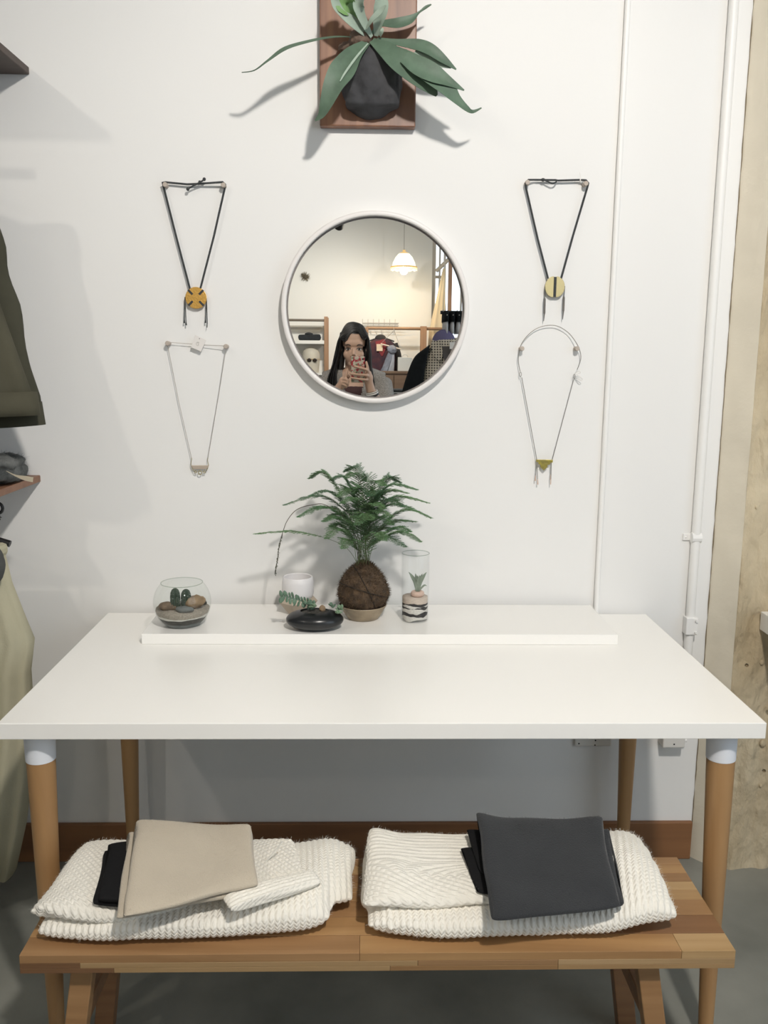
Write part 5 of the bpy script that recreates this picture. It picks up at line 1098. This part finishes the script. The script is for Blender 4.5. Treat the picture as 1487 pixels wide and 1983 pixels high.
# ---------------------------------------------------------------- pendant lamp
LY = -9.1; lt, lb0, lb1 = PM(782, 489, LY), PM(757, 521, LY), PM(807, 521, LY); lc = Vector(((lb0.x+lb1.x)/2, LY, lb0.z)); lr = (lb1.x-lb0.x)/2; lh = lt.z-lb0.z
PN = thing('pendant_lamp', (lc.x, LY, lc.z), 'glowing pendant lamp with a fringed cream shade, seen in the mirror', 'lamp')
shade_m = bpy.data.materials.new('lit_shade'); shade_m.use_nodes = True; b = shade_m.node_tree.nodes['Principled BSDF']; b.inputs['Base Color'].default_value = (.85, .66, .36, 1); b.inputs['Emission Color'].default_value = (1, .84, .52, 1); b.inputs['Emission Strength'].default_value = 3.2
v = []; n = 60; prf = [(.99, .10), (.90, .12), (.82, .40), (.66, .70), (.42, .92), (.12, 1.0)]
for i, (rr_, zz) in enumerate(prf):
    for j in range(n):
        a = 2*pi*j/n; s = 1+(.03*math.cos(12*a) if i < 3 else 0); v.append((lc.x+rr_*lr*s*math.cos(a), LY+rr_*lr*s*math.sin(a), lc.z+zz*lh))
obj('shade', me_from(v, [(k*n+j, k*n+(j+1) % n, (k+1)*n+(j+1) % n, (k+1)*n+j) for k in range(len(prf)-1) for j in range(n)], True), shade_m, PN)
mb = MB()
for j in range(90):
    a = 2*pi*j/90; mb.tube([(lc.x+lr*.99*math.cos(a), LY+lr*.99*math.sin(a), lc.z+lh*.11), (lc.x+lr*1.01*math.cos(a), LY+lr*1.01*math.sin(a), lc.z-lh*.06*(1+.5*math.cos(12*a)))], .004, 4)
obj('fringe', mb, mat('lit_fringe', (.85, .62, .25), .8, emit=(1, .78, .38), estr=1.2), PN)
obj('trim_band', MB().tube([(lc.x+lr*1.0*math.cos(2*pi*j/60), LY+lr*1.0*math.sin(2*pi*j/60), lc.z+lh*.12) for j in range(61)], .008, 6, caps=False), mat('amber_trim', (.55, .33, .10), .7, emit=(1, .6, .2), estr=.35), PN)
obj('shade_cap', MB().lathe([(.44*lr, lh*.90), (.30*lr, lh*.99), (.10*lr, lh*1.06), (.02, lh*1.15)], (lc.x, LY, lc.z), 30), mat('amber_cap', (.6, .4, .16), .6, emit=(1, .66, .28), estr=.6), PN, smooth=True)
obj('flex', MB().tube([(lc.x, LY, lc.z+lh*1.1), (lc.x, LY, ZC)], .004, 6), mat('pale_flex', (.45, .42, .38), .6), PN)
obj('bulb', MB().ell((lc.x, LY, lc.z+lh*.35), (.035, .035, .045), 16, 10), mat('bulb_glass', (1, .9, .7), .3, emit=(1, .85, .6), estr=12), PN, smooth=True)
l = bpy.data.lights.new('pendant', 'POINT'); l.energy = 14; l.color = (1, .84, .6); l.shadow_soft_size = .05; o = bpy.data.objects.new('pendant_light', l); COL.objects.link(o); o.location = (lc.x, LY, lc.z-.02); o.parent = PN; o.matrix_parent_inverse = Matrix.Translation(-PN.location)

# ---------------------------------------------------------------- near rack on the right of the mirror: black jacket over a checked shirt
NY = -4.3
def nm(x, y, Y=NY): return PM(x, y, Y)
zr2 = nm(880, 612).z
R3 = thing('garment_rack', (.9, NY-.1, 0), 'black hanging garment rail behind the photographer, seen at the right of the mirror', 'rack')
obj('rail', MB().tube([(.58, NY-.10, zr2+.03), (1.7, NY-.10, zr2+.03)], .013, 12), black_m, R3, smooth=True)
for x in (.92, 1.62): obj('cable', MB().tube([(x, NY-.10, zr2+.03), (x, NY-.10, ZC)], .004, 8), black_m, R3)
navy = mat('black_wool', (.016, .019, .021), .9, var=.3, vscale=20, bump=.3, bscale=200, spec=.1)
chk = bpy.data.materials.new('checked_cotton'); chk.use_nodes = True; nt = chk.node_tree; b = nt.nodes['Principled BSDF']; b.inputs['Roughness'].default_value = .9
tc = nt.nodes.new('ShaderNodeTexCoord'); sx_ = nt.nodes.new('ShaderNodeSeparateXYZ'); nt.links.new(tc.outputs['Object'], sx_.inputs[0]); outs = []
def MM(op, a, c=None):
    q = nt.nodes.new('ShaderNodeMath'); q.operation = op
    for i, z_ in enumerate((a, c)):
        if z_ is None: continue
        if isinstance(z_, (int, float)): q.inputs[i].default_value = z_
        else: nt.links.new(z_, q.inputs[i])
    return q.outputs[0]
for ax in (0, 2):
    fr_ = MM('FRACT', MM('MULTIPLY', sx_.outputs[ax], 52)); outs.append(MM('GREATER_THAN', MM('ABSOLUTE', MM('SUBTRACT', fr_, .5)), .30))
mxv = MM('MAXIMUM', outs[0], outs[1]); mix = nt.nodes.new('ShaderNodeMix'); mix.data_type = 'RGBA'; nt.links.new(mxv, mix.inputs[0]); mix.inputs[6].default_value = (.10, .085, .075, 1); mix.inputs[7].default_value = (.62, .55, .44, 1); nt.links.new(mix.outputs[2], b.inputs['Base Color'])
ctr = nm(862, 690).x; jz = nm(862, 655).z
SH = thing('checked_shirt', (ctr, NY, .9), 'cream and black checked shirt inside the black jacket, seen in the mirror', 'shirt')
secs = [(jz-.01, ctr, NY, .055, .045), (jz-.05, ctr, NY, .085, .06), (jz-.10, ctr, NY, .15, .075), (jz-.20, ctr, NY, .19, .085), (jz-.50, ctr, NY, .20, .095), (jz-.80, ctr, NY, .21, .10)]
obj('shirt_body', drape(secs, 64, 6, .012, 1), chk, SH)
for s in (-1, 1):
    obj('collar', MB().ribbon([(ctr+s*.062, NY+.01, jz+.005), (ctr+s*.075, NY+.055, jz-.045), (ctr+s*.060, NY+.098, jz-.115), (ctr+s*.045, NY+.112, jz-.165)], [.045, .075, .07, .012], (s*.4, 1, .2), .05, .004, 5), chk, SH, smooth=True)
obj('neck_opening', MB().ribbon([(ctr, NY+.066, jz-.06), (ctr, NY+.10, jz-.13), (ctr, NY+.11, jz-.20)], [.08, .05, .01], (0, 1, .2), .0, .002, 5), mat('shirt_inside', (.09, .08, .075), .9), SH, smooth=True)
tq = nm(873, 671); obj('size_label', MB().box((tq.x-.02, NY+.112, tq.z-.02), (tq.x+.03, NY+.114, tq.z+.03)), tagm, SH)
boxo('placket', (ctr-.018, NY+.094, jz-.75), (ctr+.016, NY+.101, jz-.24), chk, SH, bevel=.002)
HG = thing('purple_hanger', (ctr, NY, jz), 'thick purple padded hanger in the collar of the checked shirt', 'hanger')
hgc = nm(859, 664, NY+.01); hgt = nm(859, 638, NY+.01)
obj('padded_arch', MB().ell((hgc.x, NY+.01, hgc.z), (.088, .032, hgt.z-hgc.z), 30, 18), mat('purple_pad', (.115, .10, .20), .7), HG, smooth=True)
obj('hook', MB().tube(spline([nm(860, 640, NY-.005), (nm(860, 628).x, NY-.04, zr2), (nm(860, 628).x, NY-.10, zr2+.048), (nm(860, 628).x, NY-.118, zr2+.03)], 5), .003, 6), chain, HG)
BJ = thing('black_jacket', (ctr, NY, .9), 'black wool jacket worn over the checked shirt on a hanger, seen in the mirror', 'jacket')
for s in (-1, 1):
    L_ = [nm(832, 668, NY+.03), nm(812, 682, NY+.02), nm(800, 692), nm(788, 725), nm(777, 760), nm(770, 800)]
    inner = [nm(833, 668, NY+.09), nm(828, 690, NY+.115), nm(824, 710, NY+.12), nm(821, 735, NY+.12), nm(817, 765, NY+.12), nm(814, 800, NY+.12)]
    if s > 0: L_ = [Vector((2*ctr-q.x, q.y, q.z)) for q in L_]; inner = [Vector((2*ctr-q.x, q.y, q.z)) for q in inner]
    v = []; ff = []
    for a, i_ in zip(L_, inner):
        hw = (i_.x-a.x); ring_ = [a+Vector((0, -.06, 0)), a+Vector((0, 0, 0)), a+Vector((hw*.12, .055, 0)), a+Vector((hw*.5, .10, 0)), i_, i_+Vector((0, -.012, 0)), a+Vector((hw*.5, .06, 0)), a+Vector((hw*.5, -.11, 0))]; v += ring_
    n = 8; ff = [(k*n+j, k*n+(j+1) % n, (k+1)*n+(j+1) % n, (k+1)*n+j) for k in range(5) for j in range(n)]+[tuple(range(n)), tuple(5*n+j for j in range(n))]
    o = obj('front_panel', me_from(v, ff, True), navy, BJ); sd = o.modifiers.new('s', 'SUBSURF'); sd.levels = sd.render_levels = 2
# row of trousers clipped on the rack
for k in range(4):
    a = nm(857+k*11.5, 605, NY-.10); zt2 = nm(870, 604, NY-.1).z
    T = thing('clip_hanger', (a.x+.02, NY-.10, zt2-.1), ('%s clip hanger with a black folded garment on the rail behind the jacket' % ('leftmost', 'second', 'third', 'rightmost')[k]), 'hanger', 'clip hangers on the near rail')
    obj('folded_cloth', drape([(zt2, a.x+.022, NY-.10, .020, .15), (zt2-.04, a.x+.022, NY-.10, .023, .155), (zt2-.075, a.x+.022, NY-.10, .023, .15)], 40, 5, .006, k), navy, T)
    obj('white_lining', drape([(zt2-.076, a.x+.022, NY-.10, .017, .13), (zt2-.16, a.x+.022, NY-.10, .018, .13)], 32, 5, .006, k), mat('pale_cotton', (.55, .55, .56), .9), T)
    boxo('clip', (a.x+.004, NY-.05, zt2-.085), (a.x+.034, NY-.03, zt2-.02), black_m, T); boxo('clip', (a.x+.004, NY-.17, zt2-.085), (a.x+.034, NY-.15, zt2-.02), black_m, T)
    obj('hanger_bar', MB().tube([(a.x+.02, NY-.26, zt2-.03), (a.x+.02, NY+.06, zt2-.03)], .004, 6), chain, T)
    obj('hook', MB().tube(spline([(a.x+.02, NY-.10, zt2-.03), (a.x+.02, NY-.118, zr2+.03), (a.x+.02, NY-.10, zr2+.048), (a.x+.02, NY-.085, zr2+.03)], 4), .003, 6), chain, T)
# cream cloth by the window
cq0, cq1 = PM(862, 520, -9.6), PM(848, 640, -9.6)
T = thing('cream_curtain', (cq1.x, -9.6, .2), 'cream cloth hanging in a narrow wedge beside the shop window', 'curtain')
obj('curtain_cloth', drape([(cq0.z, cq0.x-.01, -9.6, .02, .02), (cq0.z-.4, cq0.x-.05, -9.6, .06, .04), (cq1.z, cq1.x, -9.6, .12, .06), (.9, cq1.x, -9.6, .17, .08), (.2, cq1.x, -9.6, .18, .09)], 60, 9, .03, 2), mat('cream_cotton', (.72, .62, .45), .9), T)
obj('curtain_cord', MB().tube([(cq0.x-.01, -9.6, cq0.z), (cq0.x-.01, -9.6, ZC)], .004, 6), chain, T)
import OpenImageIO as oiio,sys
im=oiio.ImageBuf('/workdir/render_main.png').get_pixels(oiio.FLOAT); h,w=im.shape[:2]; k=w/1487
for n,(x,y) in dict(walltop=(300,100),wallTR=(1050,150),wallR=(1280,400),wallL=(150,600),wallLlow=(120,1150),wallc=(900,850),walllow=(950,1080),table=(700,1330),tableR=(1300,1330),tableL=(150,1350),edge=(700,1415),under=(600,1500),underL=(180,1520),underR=(1310,1540),base=(600,1620) ,baseR=(1310,1620),benchf=(700,1862),benchtop=(1370,1825),floorR=(1450,1900),floorDark=(700,1940),sweat=(400,1810),sweatR=(800,1700),beige=(370,1680),char=(1070,1680),colm=(1450,900),chamf=(1390,900),leg=(1390,1600),board=(640,230),skirt=(30,1300),mirrorwall=(650,550)).items():
    a=im[int((y-5)*k):int((y+5)*k)+1,int((x-5)*k):int((x+5)*k)+1,:3].mean((0,1))*255; print(n,a.round().astype(int))
import numpy as np
F,YAW,PIT,ROL,D,H=1706.2,.0253375,.171386,.0096311,2.3924,1.4527
fw=np.array([np.sin(YAW)*np.cos(PIT),np.cos(YAW)*np.cos(PIT),-np.sin(PIT)])
r=np.array([np.cos(YAW),-np.sin(YAW),0.]); u=np.cross(r,fw)
R=r*np.cos(ROL)+u*np.sin(ROL); U=-r*np.sin(ROL)+u*np.cos(ROL)
C=np.array([0,-D,H])
def ray(x,y): return fw*F+R*(x-743.5)-U*(y-991.5)
def py(x,y,Y): d=ray(x,y); return C+d*((Y-C[1])/d[1])
def pz(x,y,Z): d=ray(x,y); return C+d*((Z-C[2])/d[2])
def pj(P): v=np.array(P)-C; return (743.5+F*v@R/(v@fw), 991.5-F*v@U/(v@fw))
np.set_printoptions(precision=3,suppress=True)
